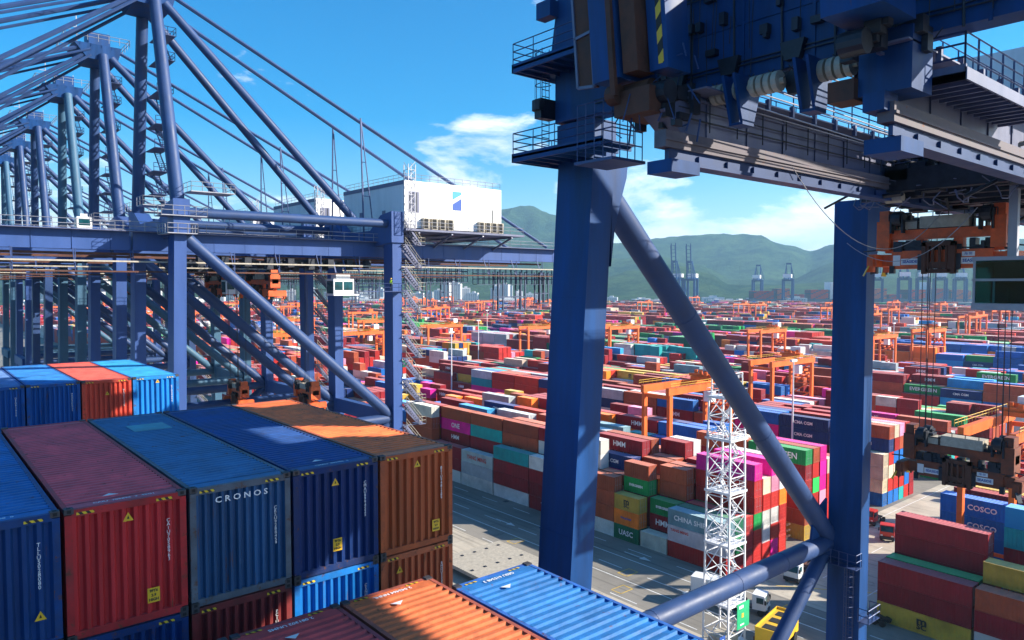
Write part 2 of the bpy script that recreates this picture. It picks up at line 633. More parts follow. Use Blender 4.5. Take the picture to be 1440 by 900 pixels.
W_GEN = [('maroon', 34), ('dark red', 14), ('brown', 19), ('red', 3), ('navy blue', 7), ('blue', 6), ('white', 6), ('light grey', 5), ('cream', 3),
         ('green', 2.6), ('dark green', 1.8), ('magenta', 3.2), ('pink', 0.8), ('orange', 4.5), ('ochre yellow', 3.5), ('teal', 1.0), ('grey teal', 1.2), ('sky blue', 0.8)]
W_MIX = [('navy blue', 5), ('blue', 5), ('orange', 5), ('maroon', 5), ('teal', 3), ('grey teal', 2), ('dark red', 3), ('light grey', 1)]
W_GRN = [('green', 6), ('dark green', 4), ('maroon', 1), ('white', 0.6)]
W_RWB = [('dark red', 5), ('maroon', 3), ('blue', 3), ('white', 3), ('teal', 1), ('grey', 1)]


def pick(wl, rnd):
    tot = sum(x[1] for x in wl)
    r = rnd.random() * tot
    for n_, x in wl:
        r -= x
        if r <= 0:
            return n_
    return wl[0][0]


# ------------------------------------------------------------------ setting: ground, quay, water, roads
QX = 19.0
g_ = MB()
g_.quad((QX, -9000, 0), (14000, -9000, 0), (14000, 14000, 0), (QX, 14000, 0))
struct('ground', g_, M['ground'])
g_ = MB().box(QX - 1.2, QX, -900, 2500, -8, 0.004)
struct('quay_wall', g_, M['concrete'])
g_ = MB()
g_.quad((-9000, -9000, -4), (QX - 1, -9000, -4), (QX - 1, 14000, -4), (-9000, 14000, -4))
struct('water', g_, M['water'])
g_ = MB()
# apron slabs with open joints
for i in range(8):
    for j in range(60):
        x0 = QX + 0.2 + i * 8.2
        y0 = -120 + j * 8.0
        g_.quad((x0, y0, 0.008), (x0 + 8.12, y0, 0.008), (x0 + 8.12, y0 + 7.92, 0.008), (x0, y0 + 7.92, 0.008))
o = g_.build('apron_slabs', M['concrete'])
tag(o, None, None, kind='structure')
g_ = MB()
g_.quad((105, 48.5, 0.006), (420, 48.5, 0.006), (420, 68.5, 0.006), (105, 68.5, 0.006))
struct('cross_road', g_, M['concrete'])
# markings
g_ = MB()
Z = 0.013
for x in (85.5, 91.0, 98.6):
    wd = 0.22
    if x == 91.0 or x == 98.6:
        g_.quad((x, -60, Z), (x + wd, -60, Z), (x + wd, 600, Z), (x, 600, Z))
for x in (85.5, 94.6, 102.5):
    y = -60
    while y < 500:
        g_.quad((x, y, Z), (x + 0.2, y, Z), (x + 0.2, y + 5.5, Z), (x, y + 5.5, Z))
        y += 11
for y in (50.5, 58.5, 66.5):
    x = 108
    while x < 400:
        x1 = x + (4.5 if y == 58.5 else 20)
        g_.quad((x, y, Z), (x1, y, Z), (x1, y + 0.2, Z), (x, y + 0.2, Z))
        x += 9 if y == 58.5 else 20


def arrow(x, y, d, s_=1.0):
    # straight arrow pointing along d (unit vector in xy)
    px, py = -d[1], d[0]
    g_.quad((x - px * .12, y - py * .12, Z), (x + px * .12, y + py * .12, Z), (x + px * .12 + d[0] * 4 * s_, y + py * .12 + d[1] * 4 * s_, Z), (x - px * .12 + d[0] * 4 * s_, y - py * .12 + d[1] * 4 * s_, Z))
    k = len(g_.v)
    bx, by = x + d[0] * 4 * s_, y + d[1] * 4 * s_
    g_.v += [(bx - px * .7, by - py * .7, Z), (bx + px * .7, by + py * .7, Z), (bx + d[0] * 2.2, by + d[1] * 2.2, Z)]
    g_.f.append((k, k + 1, k + 2))


for (x, y) in ((88, 92), (88, 60), (95, 118), (101, 88), (94.8, 74), (88, 130), (95, 40), (101, 30)):
    arrow(x, y, (0, -1))
for (x, y) in ((150, 62), (185, 62), (220, 54), (160, 54)):
    arrow(x, y, (1, 0))
struct('road_markings', g_, M['paint'])
g_ = MB()
for (x, y) in ((86.5, 76), (92.5, 80), (88, 104), (100, 98), (72, 84), (100, 55)):
    for a, b2, c2, d2 in ((0, 3, 0, .18), (0, 3, 2, 2.18), (0, .18, 0, 2), (2.82, 3, 0, 2)):
        g_.quad((x + a, y + c2, Z), (x + b2, y + c2, Z), (x + b2, y + d2, Z), (x + a, y + d2, Z))
for a in range(6):
    g_.quad((108 + a * 1.6, 62 - a * 2, Z), (108.3 + a * 1.6, 62 - a * 2, Z), (109.9 + a * 1.6, 60 - a * 2, Z), (109.6 + a * 1.6, 60 - a * 2, Z))
struct('yellow_road_markings', g_, M['ypaint'])
# crane rails
g_ = MB()
for x in (26.6, 57.2):
    g_.box(x - 0.08, x + 0.08, -150, 900, 0.0, 0.05)
struct('crane_rails', g_, M['rust'])

# ------------------------------------------------------------------ mountains
CX_, CY_ = math.sin(R(40.1)), math.cos(R(40.1))


def ridge(pts, x):
    xs = [p[0] for p in pts]
    i = bisect.bisect(xs, x)
    if i <= 0:
        return pts[0][1]
    if i >= len(pts):
        return pts[-1][1]
    a, b_2 = pts[i - 1], pts[i]
    f = (x - a[0]) / (b_2[0] - a[0])
    f = f * f * (3 - 2 * f)
    return a[1] + (b_2[1] - a[1]) * f


# (degrees right of the view axis, height in degrees above eye level)
BACK = [(-60, 2.0), (-42, 1.5), (-36, 1.0), (-28, 0.6), (-22, 1.2), (-16, 0.9), (-10, 2.8), (-6, 4.4), (-1, 5.9), (1.2, 6.05), (3, 5.4), (5.5, 4.2), (8, 3.3), (10.5, 3.5), (14, 3.7), (18, 3.7),
        (20.5, 2.9), (22, 2.4), (23.5, 2.9), (26, 4.0), (28.5, 4.7), (31, 4.2), (35, 3.0), (40, 3.4), (48, 4.4), (60, 3.5), (75, 4.0)]
FRONT = [(-60, 0.8), (-30, 0.5), (-24, 1.2), (-19, 1.1), (-14, 1.5), (-10, 1.8), (-6, 2.4), (-2, 3.0), (2, 3.3), (5, 2.4), (8, 2.2), (11, 2.4), (14, 1.6), (17, 0.4), (20, 0.3), (24, 1.6), (28, 2.6), (33, 1.8), (45, 1.5), (75, 1.6)]
NEAR = [(-60, 0.2), (-20, 0.3), (-12, 0.7), (-4, 1.2), (4, 1.5), (7, 0.9), (9, 1.0), (13, 1.6), (15, 1.2), (16.5, 0.3), (22, 0.2), (26, 0.5), (75, 0.5)]
g_ = MB()
DIST = [2150] + [2200 + 68 * q for q in range(38)] + [4850, 5000, 5300, 5700]
NA = 420
for i in range(NA + 1):
    a = -62 + 140 * i / NA
    hb = CAM.z + math.tan(R(ridge(BACK, a))) * 4500
    hf = CAM.z + math.tan(R(ridge(FRONT, a))) * 3400
    hn = CAM.z + math.tan(R(ridge(NEAR, a))) * 2700
    az = R(40.1 + a)
    for d in DIST:
        z = max(hn * math.exp(-((d - 2700) / 260) ** 2), hf * math.exp(-((d - 3450) / 420) ** 2), hb * math.exp(-((d - 4500) / 800) ** 2))
        x, y = d * math.sin(az), d * math.cos(az)
        crest = max(math.exp(-((d - 4500) / 260) ** 2), math.exp(-((d - 3450) / 130) ** 2))
        z *= 1.02 - (1 - 0.85 * crest) * (0.50 * abs(noise.noise(Vector((x / 520, y / 520, 7.7)))) + 0.22 * abs(noise.noise(Vector((x / 170, y / 170, 1.7))))) - 0.02 * noise.noise(Vector((x / 45, y / 45, 4.4)))
        z += 14 * abs(noise.noise(Vector((x / 120, y / 120, 0)))) * min(1, z / 100)
        if d <= 2150 or d >= 5700:
            z = -2
        g_.v.append((x, y, z))
n = len(DIST)
for i in range(NA):
    for j in range(n - 1):
        k = i * n + j
        g_.f.append((k, k + 1, k + n + 1, k + n))
me = g_.mesh('hills', M['forest'], True)
o = obj('hills', me)
o['kind'] = 'structure'
# ------------------------------------------------------------------ the yard: stacks of containers
BL = [(105.5, 7)] + [(131.4 + 33.7 * i, 6) for i in range(52)]
RP = 2.8
TH = 2.9
# overrides: (block, bay key, row) -> list of (colour, lettering)
OV = {}


def ov(b, bay, row, s_):
    OV[(b, bay, row)] = [c.strip() for c in s_.split(',')]


# first block, far side of the cross road. bays: m0, m1a, m1b (20 ft), m2 ...
ov(0, 'm0', 0, 'dark red, white|YANG MING s, grey teal|CHINA SHIPPING')
ov(0, 'm0', 1, 'maroon, green|UASC, dark green')
ov(0, 'm0', 2, 'maroon, maroon, dark red')
ov(0, 'm0', 3, 'dark red, dark red, green, dark red, dark red, magenta')
ov(0, 'm0', 4, 'dark red, white, white, dark red, cream')
ov(0, 'm0', 5, 'magenta, dark red, white, dark red, pink, magenta')
ov(0, 'm0', 6, 'dark red, dark red, dark red, orange, white, white')
ov(0, 'm1a', 0, 'white')
ov(0, 'm1a', 1, 'maroon, maroon, green|EVERGREEN')
ov(0, 'm1a', 2, 'maroon, maroon, magenta|ONE, brown, brown')
ov(0, 'm1a', 3, 'maroon, maroon, maroon, maroon, brown')
ov(0, 'm1b', 0, 'dark green|UASC, orange|Hapag-Lloyd, ochre yellow|MSC')
ov(0, 'm1b', 1, 'light grey, maroon, maroon, green|EVERGREEN, brown')
ov(0, 'm1b', 2, 'maroon, maroon, maroon, orange')
ov(0, 'm1b', 3, 'maroon, maroon, maroon, orange, brown')
ov(0, 'm2a', 0, 'white, brown, brown, brown')
ov(0, 'm2a', 1, 'cream, orange, cream, brown')
ov(0, 'm2b', 0, 'maroon, maroon, brown, brown')
ov(0, 'm2', 2, 'maroon, maroon, maroon, magenta|ONE, navy blue')
ov(0, 'm2', 3, 'maroon, dark red, maroon, red, dark red, maroon|HMM')
ov(0, 'm3', 0, 'maroon|The ? Pe, maroon, maroon, white')
ov(0, 'm3', 1, 'maroon, white, maroon, maroon, white|YANG MING, maroon')
ov(0, 'm4', 0, 'white, maroon, maroon, teal')
ov(0, 'm4', 1, 'maroon, maroon, maroon, maroon, brown, brown')
ov(0, 'm5', 0, 'white, light grey, light grey|YANG MING')
ov(0, 'm5', 1, 'maroon, maroon, maroon, maroon, teal, brown')
ov(0, 'm6', 0, 'white, maroon, maroon')
ov(0, 'm6', 1, 'maroon, maroon, maroon, maroon, magenta|ONE, brown')
ov(0, 'm7', 1, 'maroon, maroon, magenta|ONE, maroon, magenta|ONE, maroon')
ov(1, 'm0', 0, 'ochre yellow, brown, dark red, dark red, maroon, green|EVERGREEN')
ov(1, 'm0', 1, 'blue, dark red, dark red, bright green, dark red, brown')
ov(1, 'm0', 2, 'magenta, dark red, pink, magenta, magenta, magenta')
ov(1, 'm1', 0, 'maroon, maroon, maroon, maroon, maroon, brown')
ov(2, 'm0', 0, 'blue, cream, cream, cream')
ov(2, 'm0', 1, 'blue, dark red, cream, dark red, navy blue, brown')
ov(2, 'm0', 2, 'blue, dark red, cream, blue, dark red, cream')
ov(2, 'm0', 3, 'teal, dark red, red, blue, brown, pink')
ov(2, 'm0', 4, 'dark red, blue, navy blue, teal, blue, dark red')
ov(2, 'm1', 0, 'cream, maroon, maroon, maroon, navy blue|CMA CGM, navy blue|CMA CGM')
ov(2, 'm2', 0, 'maroon, maroon, dark green, maroon, magenta|ONE, blue')
# first block, this side of the cross road (bays counted n0.. towards the viewer's right)
ov(0, 'n0', 0, '-')
ov(0, 'n0', 1, 'ochre yellow|MSC, maroon|-, maroon|-')
ov(0, 'n0', 2, 'green, maroon, green')
ov(0, 'n0', 3, 'maroon, maroon, maroon, maroon|-, maroon|-')
ov(0, 'n0', 4, 'maroon, brown')
ov(0, 'n0', 5, 'brown')
ov(0, 'n0', 6, '-')
ov(0, 'n1', 0, '-')
ov(0, 'n1', 1, 'white|YANG MING, maroon|-, brown|-')
ov(0, 'n1', 2, 'brown, maroon, brown, ochre yellow|MSC')
ov(0, 'n1', 3, 'brown, maroon, brown')
ov(0, 'n1', 4, 'maroon, brown, red')
for q in (0,):
    pass
ov(1, 'n0', 0, 'blue|COSCO, blue|COSCO, blue|COSCO, blue|COSCO, blue|COSCO')
ov(1, 'n1', 0, 'blue|COSCO, blue|COSCO, blue|COSCO, blue|COSCO, blue|COSCO')

BOXES = []     # dict per container
rnd = random.Random(11)
DEG = math.degrees


def inview(x, y, pad=2.5):
    a = DEG(math.atan2(x, y)) - 40.1
    return -35.5 - pad < a < 35.5 + pad


def add_box(x, y, z, L, colour, txt, blk, row, bay, tier, ntier, bset):
    BOXES.append(dict(x=x, y=y, z=z, L=L, c=colour, t=txt, blk=blk, row=row, bay=bay, tier=tier, nt=ntier, bset=bset))


OCC = set()
for bi, (bx, nr) in enumerate(BL):
    sets = [('n', 46.1, -1, 14)]
    y = 69.6
    k = 0
    while y < 1750:
        nb_ = 16 if k % 2 == 0 else 14
        sets.append(('m' if k == 0 else 's%d' % k, y, 1, nb_))
        y += nb_ * 12.55 + (22 if k % 2 else 16)
        k += 1
    for sn, y0, dr, nb_ in sets:
        blockpal = W_GEN
        dom = 'maroon'
        pr = rnd.random()
        base = rnd.choice([3.8, 4.4, 4.8, 5.2, 5.2, 4.2])
        allow20 = rnd.random() < 0.35
        if bi == 10 and sn == 'm':
            blockpal, base, allow20 = W_MIX, 5.0, True
        if bi == 8 and sn in ('m', 's1'):
            blockpal, base, allow20 = W_RWB, 4.0, True
        if bi in (7, 8) and sn == 's2' or (bi in (9, 13) and sn == 's1') or bi == 12 and sn == 'm':
            blockpal = W_GRN
        for k in range(nb_):
            ya = y0 + k * 12.55 if dr > 0 else y0 - 12.19 - k * 12.55
            yc = ya + 6
            dist = math.hypot(bx, yc)
            if dist > 1680 or not inview(bx + 8, yc, 3 + 900 / dist):
                continue
            bb = base + 1.6 * noise.noise(Vector((bx / 60, ya / 45, 5.5)))
            if rnd.random() < 0.04:
                bb -= 2.5
            keypal = blockpal
            if k % 3 == 0 or dist < 330:
                dom = pick(keypal, rnd)
            farf = min(1.0, max(0.0, (dist - 260) / 250))
            for row in range(nr):
                bays = [('%s%d' % (sn, k), ya, 12.192)]
                is20 = (allow20 and rnd.random() < (0.85 if blockpal in (W_MIX, W_RWB) else 0.5)) or rnd.random() < 0.06
                if sn == 'm' and bi == 0 and k == 1:
                    is20 = True
                if sn == 'm' and bi == 0 and k == 2:
                    is20 = row < 2
                if bi <= 2 and k == 0:
                    is20 = False
                if ('%s%d' % (sn, k)) and (bi, '%s%d' % (sn, k), row) in OV:
                    is20 = False
                if is20:
                    if bi == 0 and sn == 'm' and k == 1:
                        bays = [('m1a', 82.0, 6.058), ('m1b', 88.5, 6.058)]
                    else:
                        bays = [('%s%da' % (sn, k), ya, 6.058), ('%s%db' % (sn, k), ya + 6.14, 6.058)]
                for bay, yy, L in bays:
                    o_ = OV.get((bi, bay, row))
                    if o_:
                        cols = [c for c in o_ if c != '-']
                    else:
                        h = bb + rnd.uniform(-1.3, 1.3) * (1 - 0.65 * farf)
                        if row in (0, nr - 1) and rnd.random() < 0.3 - 0.2 * farf:
                            h -= 1.3
                        h = int(max(0, min(6, round(h))))
                        cols = []
                        for tt in range(h):
                            r_ = rnd.random()
                            if r_ < 0.30 + 0.1 * farf and cols:
                                cols.append(cols[-1])
                            elif r_ < 0.55 + 0.22 * farf:
                                cols.append(dom)
                            else:
                                cols.append(pick(keypal, rnd))
                    for ti, cc in enumerate(cols):
                        tx = None
                        if '|' in cc:
                            cc, tx = cc.split('|')
                        add_box(bx + RP * row + rnd.uniform(-.05, .05), yy + rnd.uniform(-.06, .06), ti * TH, L, cc, tx, bi, row, bay, ti, len(cols), sn)

# occlusion test among the containers, then score by size in the picture
NEARB = [b for b in BOXES if math.hypot(b['x'], b['y']) < 420]
vs, fs = [], []
for b in NEARB:
    k = len(vs)
    x0, y0, z0, x1, y1, z1 = b['x'], b['y'], b['z'], b['x'] + 2.44, b['y'] + b['L'], b['z'] + TH
    vs += [(x0, y0, z0), (x1, y0, z0), (x1, y1, z0), (x0, y1, z0), (x0, y0, z1), (x1, y0, z1), (x1, y1, z1), (x0, y1, z1)]
    for f in ((4, 5, 6, 7), (0, 1, 5, 4), (1, 2, 6, 5), (2, 3, 7, 6), (3, 0, 4, 7)):
        fs.append(tuple(k + i for i in f))
bvh = BVHTree.FromPolygons(vs, fs)
TP = math.tan(R(2.66))


def project(p):
    r_ = p[0] * CY_ - p[1] * CX_
    f = p[0] * CX_ + p[1] * CY_
    z = p[2] - CAM.z
    c, s_ = math.cos(R(2.66)), math.sin(R(2.66))
    u = z * c + f * s_
    d = f * c - z * s_
    return 720 + 1033 * r_ / d, 450 - 1033 * u / d, d


# parts of the picture that the near cranes and the ship's boxes hide (only used to rank containers)
def hidden_px(x, y):
    if not (0 < x < 1440 and 0 < y < 900):
        return True
    if 762 < x < 850 or 1168 < x < 1224:
        return True
    if x < 640 and y > 625 - (640 - x) * 0.30:
        return True
    if x < 252 and y > 505:
        return True
    if y > 795 + abs(x - 740) * 0.41 and x > 640 and x < 1010:
        return True
    return False


for b in NEARB:
    x0, y0, z0, x1, y1, z1 = b['x'], b['y'], b['z'], b['x'] + 2.44, b['y'] + b['L'], b['z'] + TH
    score = 0
    A = {}
    for face, pts in (('x', [(x0 - .02, y0 + (y1 - y0) * u, z0 + TH * v) for u in (.2, .5, .8) for v in (.25, .75)]),
                      ('y', [(x0 + 2.44 * u, y0 - .02, z0 + TH * v) for u in (.25, .75) for v in (.25, .75)]),
                      ('t', [(x0 + 2.44 * u, y0 + (y1 - y0) * v, z1 + .02) for u in (.25, .75) for v in (.15, .5, .85)])):
        vis = 0
        for p in pts:
            q = project(p)
            if hidden_px(q[0], q[1]):
                continue
            dv = Vector(p) - CAM
            hit = bvh.ray_cast(CAM, dv.normalized(), dv.length - 0.05)
            if hit[0] is None:
                vis += 1
        d = project(((x0 + x1) / 2, (y0 + y1) / 2, z0))[2]
        vd = Vector(((x0 + x1) / 2, (y0 + y1) / 2, z0)) - CAM
        vn = vd.normalized()
        area = {'x': abs(vn.x) * b['L'] * TH, 'y': abs(vn.y) * 2.44 * TH, 't': abs(vn.z) * b['L'] * 2.44}[face]
        score += vis / len(pts) * area / d / d * 1e6
    b['s'] = score
NEARB.sort(key=lambda b: -b['s'])
TOP = [b for b in NEARB[:262] if b['s'] > 0]
TOPID = set(id(b) for b in TOP)

ORD = ['first', 'second', 'third', 'fourth', 'fifth', 'sixth', 'seventh', 'eighth', 'ninth', 'tenth', 'eleventh', 'twelfth', 'thirteenth', 'fourteenth', 'fifteenth', 'sixteenth']


def boxlabel(b):
    import re
    num = int(re.findall(r'\d+', b['bay'])[-1]) if b['bset'] in ('m', 'n') else int(b['bay'][len(b['bset']):].rstrip('ab'))
    half = {'a': 'nearer ', 'b': 'farther '}.get(b['bay'][-1], '')
    size = 'short' if b['L'] < 7 else 'long'
    tier = 'bottom tier' if b['tier'] == 0 else ORD[b['tier']] + ' tier'
    side = {'m': 'beyond road', 'n': 'before road'}.get(b['bset'], 'past further lane')
    return '%s %s container, %s, %s row of %s block, %s%s bay %s' % (size, b['c'], tier, ORD[b['row']], ORD[b['blk']], half, ORD[min(num, 15)], side)


TXT = {'MSC': ('letterk', 1.5), 'YANG MING': ('letterr', 1.35), 'YANG MING s': ('letterr', 0.7), 'Hapag-Lloyd': ('letterb', 0.9), 'CHINA SHIPPING': ('letter', 1.25), 'ONE': ('letter', 1.7), 'EVERGREEN': ('letter', 1.65),
       'UASC': ('letter', 1.6), 'HMM': ('letter', 1.5), 'CMA CGM': ('letter', 1.0), 'COSCO': ('letter', 1.2), 'The ? Pe': ('letter', 1.3), 'HYUNDAI': ('letter', 1.1)}
AUTO = {'magenta': 'ONE', 'green': 'EVERGREEN', 'navy blue': 'CMA CGM', 'ochre yellow': 'MSC', 'dark green': 'UASC', 'maroon': 'HMM'}
labels = set()
rl = random.Random(5)
for rank, b in enumerate(TOP):
    o = obj('shipping_container', MC40 if b['L'] > 7 else MC20, None, (b['x'], b['y'], b['z']))
    c = PAL[b['c']]
    j = rl.uniform(0.82, 1.15)
    o.color = (min(1, c[0] * j), min(1, c[1] * j * rl.uniform(.95, 1.08)), min(1, c[2] * j * rl.uniform(.95, 1.08)), 1)
    tag(o, boxlabel(b), 'container', 'containers stacked in the yard')
    if True:
        d = obj('door_end', MDOOR, o, (0, 0, 0))
        d.color = o.color
        if rank < 110:
            obj('locking_bars', MBARS, d, (0, 0, 0))
    tx = b['t']
    if tx is None and b['c'] in AUTO and b['s'] > 110:
        if b['c'] in ('maroon',):
            tx = 'HMM' if rl.random() < 0.3 else None
        elif rl.random() < 0.6:
            tx = AUTO[b['c']]
    if tx and tx in TXT:
        mk, sz = TXT[tx]
        s_ = tx.replace(' s', '')
        if tx == 'YANG MING s':
            lettering('YANG MING', sz, (-0.03, b['L'] - 2.6, 2.1), '-x', o, M[mk], bold=0.02)
        elif tx == 'MSC':
            lettering('m', 1.5, (-0.03, b['L'] / 2, 1.8), '-x', o, M[mk], sx=1.2, bold=0.05)
            lettering('SC', 1.0, (-0.03, b['L'] / 2, 0.95), '-x', o, M[mk], sx=1.1, bold=0.04)
        else:
            sz2 = sz if b['L'] > 7 else min(sz, 4.4 / (0.78 * len(s_)))
            lettering(s_, sz2, (-0.03, b['L'] / 2, 1.45), '-x', o, M[mk], bold=0.03)
        if tx == 'ONE':
            pass

# everything else: exposed faces only, one mesh with its own colours
occ = {}
for b in BOXES:
    occ[(b['blk'], b['row'], b['bay'], b['tier'])] = b
vs, fs, cs = [], [], []
rf = random.Random(3)
for b in BOXES:
    if id(b) in TOPID:
        continue
    x0, y0, z0, x1, y1, z1 = b['x'], b['y'], b['z'] + 0.02, b['x'] + 2.44, b['y'] + b['L'], b['z'] + TH
    j = rf.uniform(0.8, 1.18)
    c = PAL[b['c']]
    c = (min(1, c[0] * j), min(1, c[1] * j), min(1, c[2] * j), 1)
    key = (b['blk'], b['row'], b['bay'])

    def has(dr_):
        return (b['blk'], b['row'] + dr_, b['bay'], b['tier']) in occ
    k = len(vs)
    vs += [(x0, y0, z0), (x1, y0, z0), (x1, y1, z0), (x0, y1, z0), (x0, y0, z1), (x1, y0, z1), (x1, y1, z1), (x0, y1, z1)]
    F = [(0, 1, 5, 4), (2, 3, 7, 6)]
    if b['tier'] == b['nt'] - 1:
        F.append((4, 5, 6, 7))
    if not has(-1):
        F.append((3, 0, 4, 7))
    if not has(1):
        F.append((1, 2, 6, 5))
    for f in F:
        fs.append(tuple(k + i for i in f))
        cs.append(c)
me = bpy.data.meshes.new('distant_container_stacks')
me.from_pydata(vs, [], fs)
ca = me.color_attributes.new('col', 'FLOAT_COLOR', 'CORNER')
buf = []
for f, c in zip(fs, cs):
    buf += list(c) * 4
ca.data.foreach_set('color', buf)
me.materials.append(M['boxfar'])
o = obj('distant_container_stacks', me)
tag(o, 'thousands of smaller coloured containers filling the yard to the hills', 'containers', kind='stuff')
print('boxes', len(BOXES), 'top', len(TOP), 'minscore', TOP[-1]['s'])

# ------------------------------------------------------------------ the ship and its boxes
HW, HH = 2.438, 2.86


def hero_meshes(L, ribs):
    W, H = HW, HH
    d = {}
    d['frame'] = cont_frame(L, W, H).mesh('frame', M['heroframe'])
    mb = MB()
    corr(mb, 0.14, W - 0.14, 0.18, H - 0.19, ribs, 0.09, lambda u, v, e: (u, 0.02 + e, v), 0.30)
    d['end_panel'] = mb.mesh('end_panel', M['hero'])
    mb = MB()
    corr(mb, 0.14, W - 0.14, 0.18, H - 0.19, ribs, 0.06, lambda u, v, e: (u, L - 0.02 - e, v))
    d['far_end_panel'] = mb.mesh('end_panel', M['hero'])
    mb = MB()
    corr(mb, 0.14, L - 0.14, 0.2, H - 0.12, 40, 0.04, lambda u, v, e: (0.012 + e, u, v))
    d['side_l'] = mb.mesh('side_panel', M['hero'])
    mb = MB()
    corr(mb, 0.14, L - 0.14, 0.2, H - 0.12, 40, 0.04, lambda u, v, e: (W - 0.012 - e, u, v))
    d['side_r'] = mb.mesh('side_panel', M['hero'])
    mb = MB()
    corr(mb, 0.5, L - 0.5, 0.09, W - 0.09, 42, 0.045, lambda u, v, e: (v, u, H - 0.03 - e), 0.30)
    mb.quad((0.09, 0.1, H - 0.04), (W - 0.09, 0.1, H - 0.04), (W - 0.09, 0.52, H - 0.04), (0.09, 0.52, H - 0.04))
    mb.quad((0.09, L - 0.52, H - 0.04), (W - 0.09, L - 0.52, H - 0.04), (W - 0.09, L - 0.1, H - 0.04), (0.09, L - 0.1, H - 0.04))
    d['roof'] = mb.mesh('roof_panel', M['hero'])
    return d


HM = {}
CASTM = MB()
for (a, b2, c2, e) in ((0.075, 0.115, -0.002, 0.05),):
    pass


def cast_mesh():
    t = 0.178
    mb = MB()
    mb.box(0, t, 0, t, 0, 0.118)
    # oval openings shown as recessed dark sockets are separate
    return mb.mesh('corner_casting', M['cast'])


CASTM = cast_mesh()
HOLE = MB().box(0.05, 0.128, -0.004, 0.02, 0.025, 0.095).box(0.05, 0.128, 0.05, 0.128, 0.1, 0.122).mesh('casting_hole', M['black'])
HAZ = MB().box(0, 0.34, -0.004, 0, 0, 0.055).mesh('hazard_stripe', M['hazard'])
tri = MB()
tri.prism([(-0.11, 0), (0.11, 0), (0, 0.2)], 'y', -0.004, 0)
TRI = tri.mesh('warning_triangle', M['yellow'])
tri = MB()
tri.prism([(-0.025, 0.05), (0.025, 0.05), (0, 0.13)], 'y', -0.006, -0.004)
TRIK = tri.mesh('warning_symbol', M['black'])
PLQ = MB().box(-0.13, 0.13, -0.004, 0, -0.17, 0.17).mesh('yellow_placard', M['yellow'])
RTRI = MB()
RTRI.prism([(-0.16, 0), (0.16, 0), (0, 0.17)], 'z', 0, 0.004)
RTRI = RTRI.mesh('roof_mark', M['white'])


def hero(x, y, z, L, col, label, number=None, ribs=8, logo=None, detail=2, tri_at=(0.55, 0.8), plq=None, roofnum=None, roofcol=None, group='containers stowed on the ship', castcol=None):
    key = (L, ribs)
    if key not in HM:
        HM[key] = hero_meshes(L, ribs)
    hm = HM[key]
    t = thing('shipping_container', label, 'container', (x, y, z), 0, group)
    c = (*col, 1)

    def part(n_, me, loc=None, col_=None, par=None):
        o_ = obj(n_, me, par or t, loc)
        o_.color = col_ or c
        return o_
    part('frame', hm['frame'], col_=(*castcol, 1) if castcol else None)
    e = part('end_panel', hm['end_panel'])
    part('end_panel', hm['far_end_panel'])
    part('side_panel', hm['side_l'])
    part('side_panel', hm['side_r'])
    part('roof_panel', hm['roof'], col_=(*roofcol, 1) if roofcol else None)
    for cx_ in (-0.003, HW - 0.175):
        for cy_ in (-0.006, L - 0.172):
            for cz_ in ((0.0, HH - 0.118) if cy_ < 1 else (HH - 0.118,)):
                k = part('corner_casting', CASTM, (cx_, cy_, cz_))
                if detail > 1 and cy_ < 1:
                    part('casting_hole', HOLE, (0, 0, 0), par=k)
    if detail > 0:
        for hx in (0.22, HW - 0.64):
            part('hazard_stripe', HAZ, (hx, -0.002, HH - 0.15))
        if tri_at:
            k = part('warning_triangle', TRI, (tri_at[0] * HW, 0.018, tri_at[1] * HH))
            part('warning_symbol', TRIK, (0, 0, 0), par=k)
        if plq:
            k = part('yellow_placard', PLQ, (plq[0] * HW, 0.018, plq[1] * HH))
            if detail > 1:
                for i, s_ in enumerate(('9FT6', '2.9', 'HIGH')):
                    lettering(s_, 0.085, (0, -0.007, 0.10 - i * 0.1), '-y', k, M['letterk'], bold=0.004)
        if number:
            lettering(number.replace(' ', ''), 0.115, (0.84 * HW, 0.014, (0.55 if logo else 0.62) * HH), '-y', t, M['letter'], vertical=True)
        if logo:
            lettering(logo[0], logo[1], (logo[2] * HW, 0.014, logo[3] * HH), '-y', t, M['letter'], sx=1.15, bold=0.003)
        if roofnum:
            lettering(roofnum, 0.13, (HW * 0.5, 0.3, HH - 0.03), 'top', t, M['letter'], bold=0.003)
            part('roof_mark', RTRI, (HW * 0.42, 0.75, HH - 0.028))
    return t


S1 = 43.88 - HH          # top tier base of the first bay
XL = [0.1 + 2.52 * k for k in range(-3, 6)]
LB = 11.75
BLU1, BLU2, BLU3, NVY = (0.012, 0.12, 0.38), (0.03, 0.16, 0.36), (0.006, 0.14, 0.52), (0.004, 0.026, 0.12)
RED1, RST, ORG = (0.46, 0.026, 0.03), (0.42, 0.09, 0.03), (0.52, 0.12, 0.045)
ROFR = (0.66, 0.09, 0.11)
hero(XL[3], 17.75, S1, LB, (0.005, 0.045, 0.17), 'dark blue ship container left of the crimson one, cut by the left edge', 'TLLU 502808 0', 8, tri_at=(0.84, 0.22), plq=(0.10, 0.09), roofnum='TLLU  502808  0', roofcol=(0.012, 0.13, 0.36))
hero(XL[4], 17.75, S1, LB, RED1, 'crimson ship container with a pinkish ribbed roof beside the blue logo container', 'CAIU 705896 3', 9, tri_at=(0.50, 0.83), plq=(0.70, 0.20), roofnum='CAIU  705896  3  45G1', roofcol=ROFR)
o = hero(XL[5], 17.75, S1, LB, (0.022, 0.085, 0.20), 'weathered blue ship container with white lettering under its grey top rail', 'CRSU 928845 9', 11, logo=('C R O N O S', 0.20, 0.50, 0.865), tri_at=None, roofcol=(0.04, 0.15, 0.30), castcol=(0.10, 0.12, 0.15))
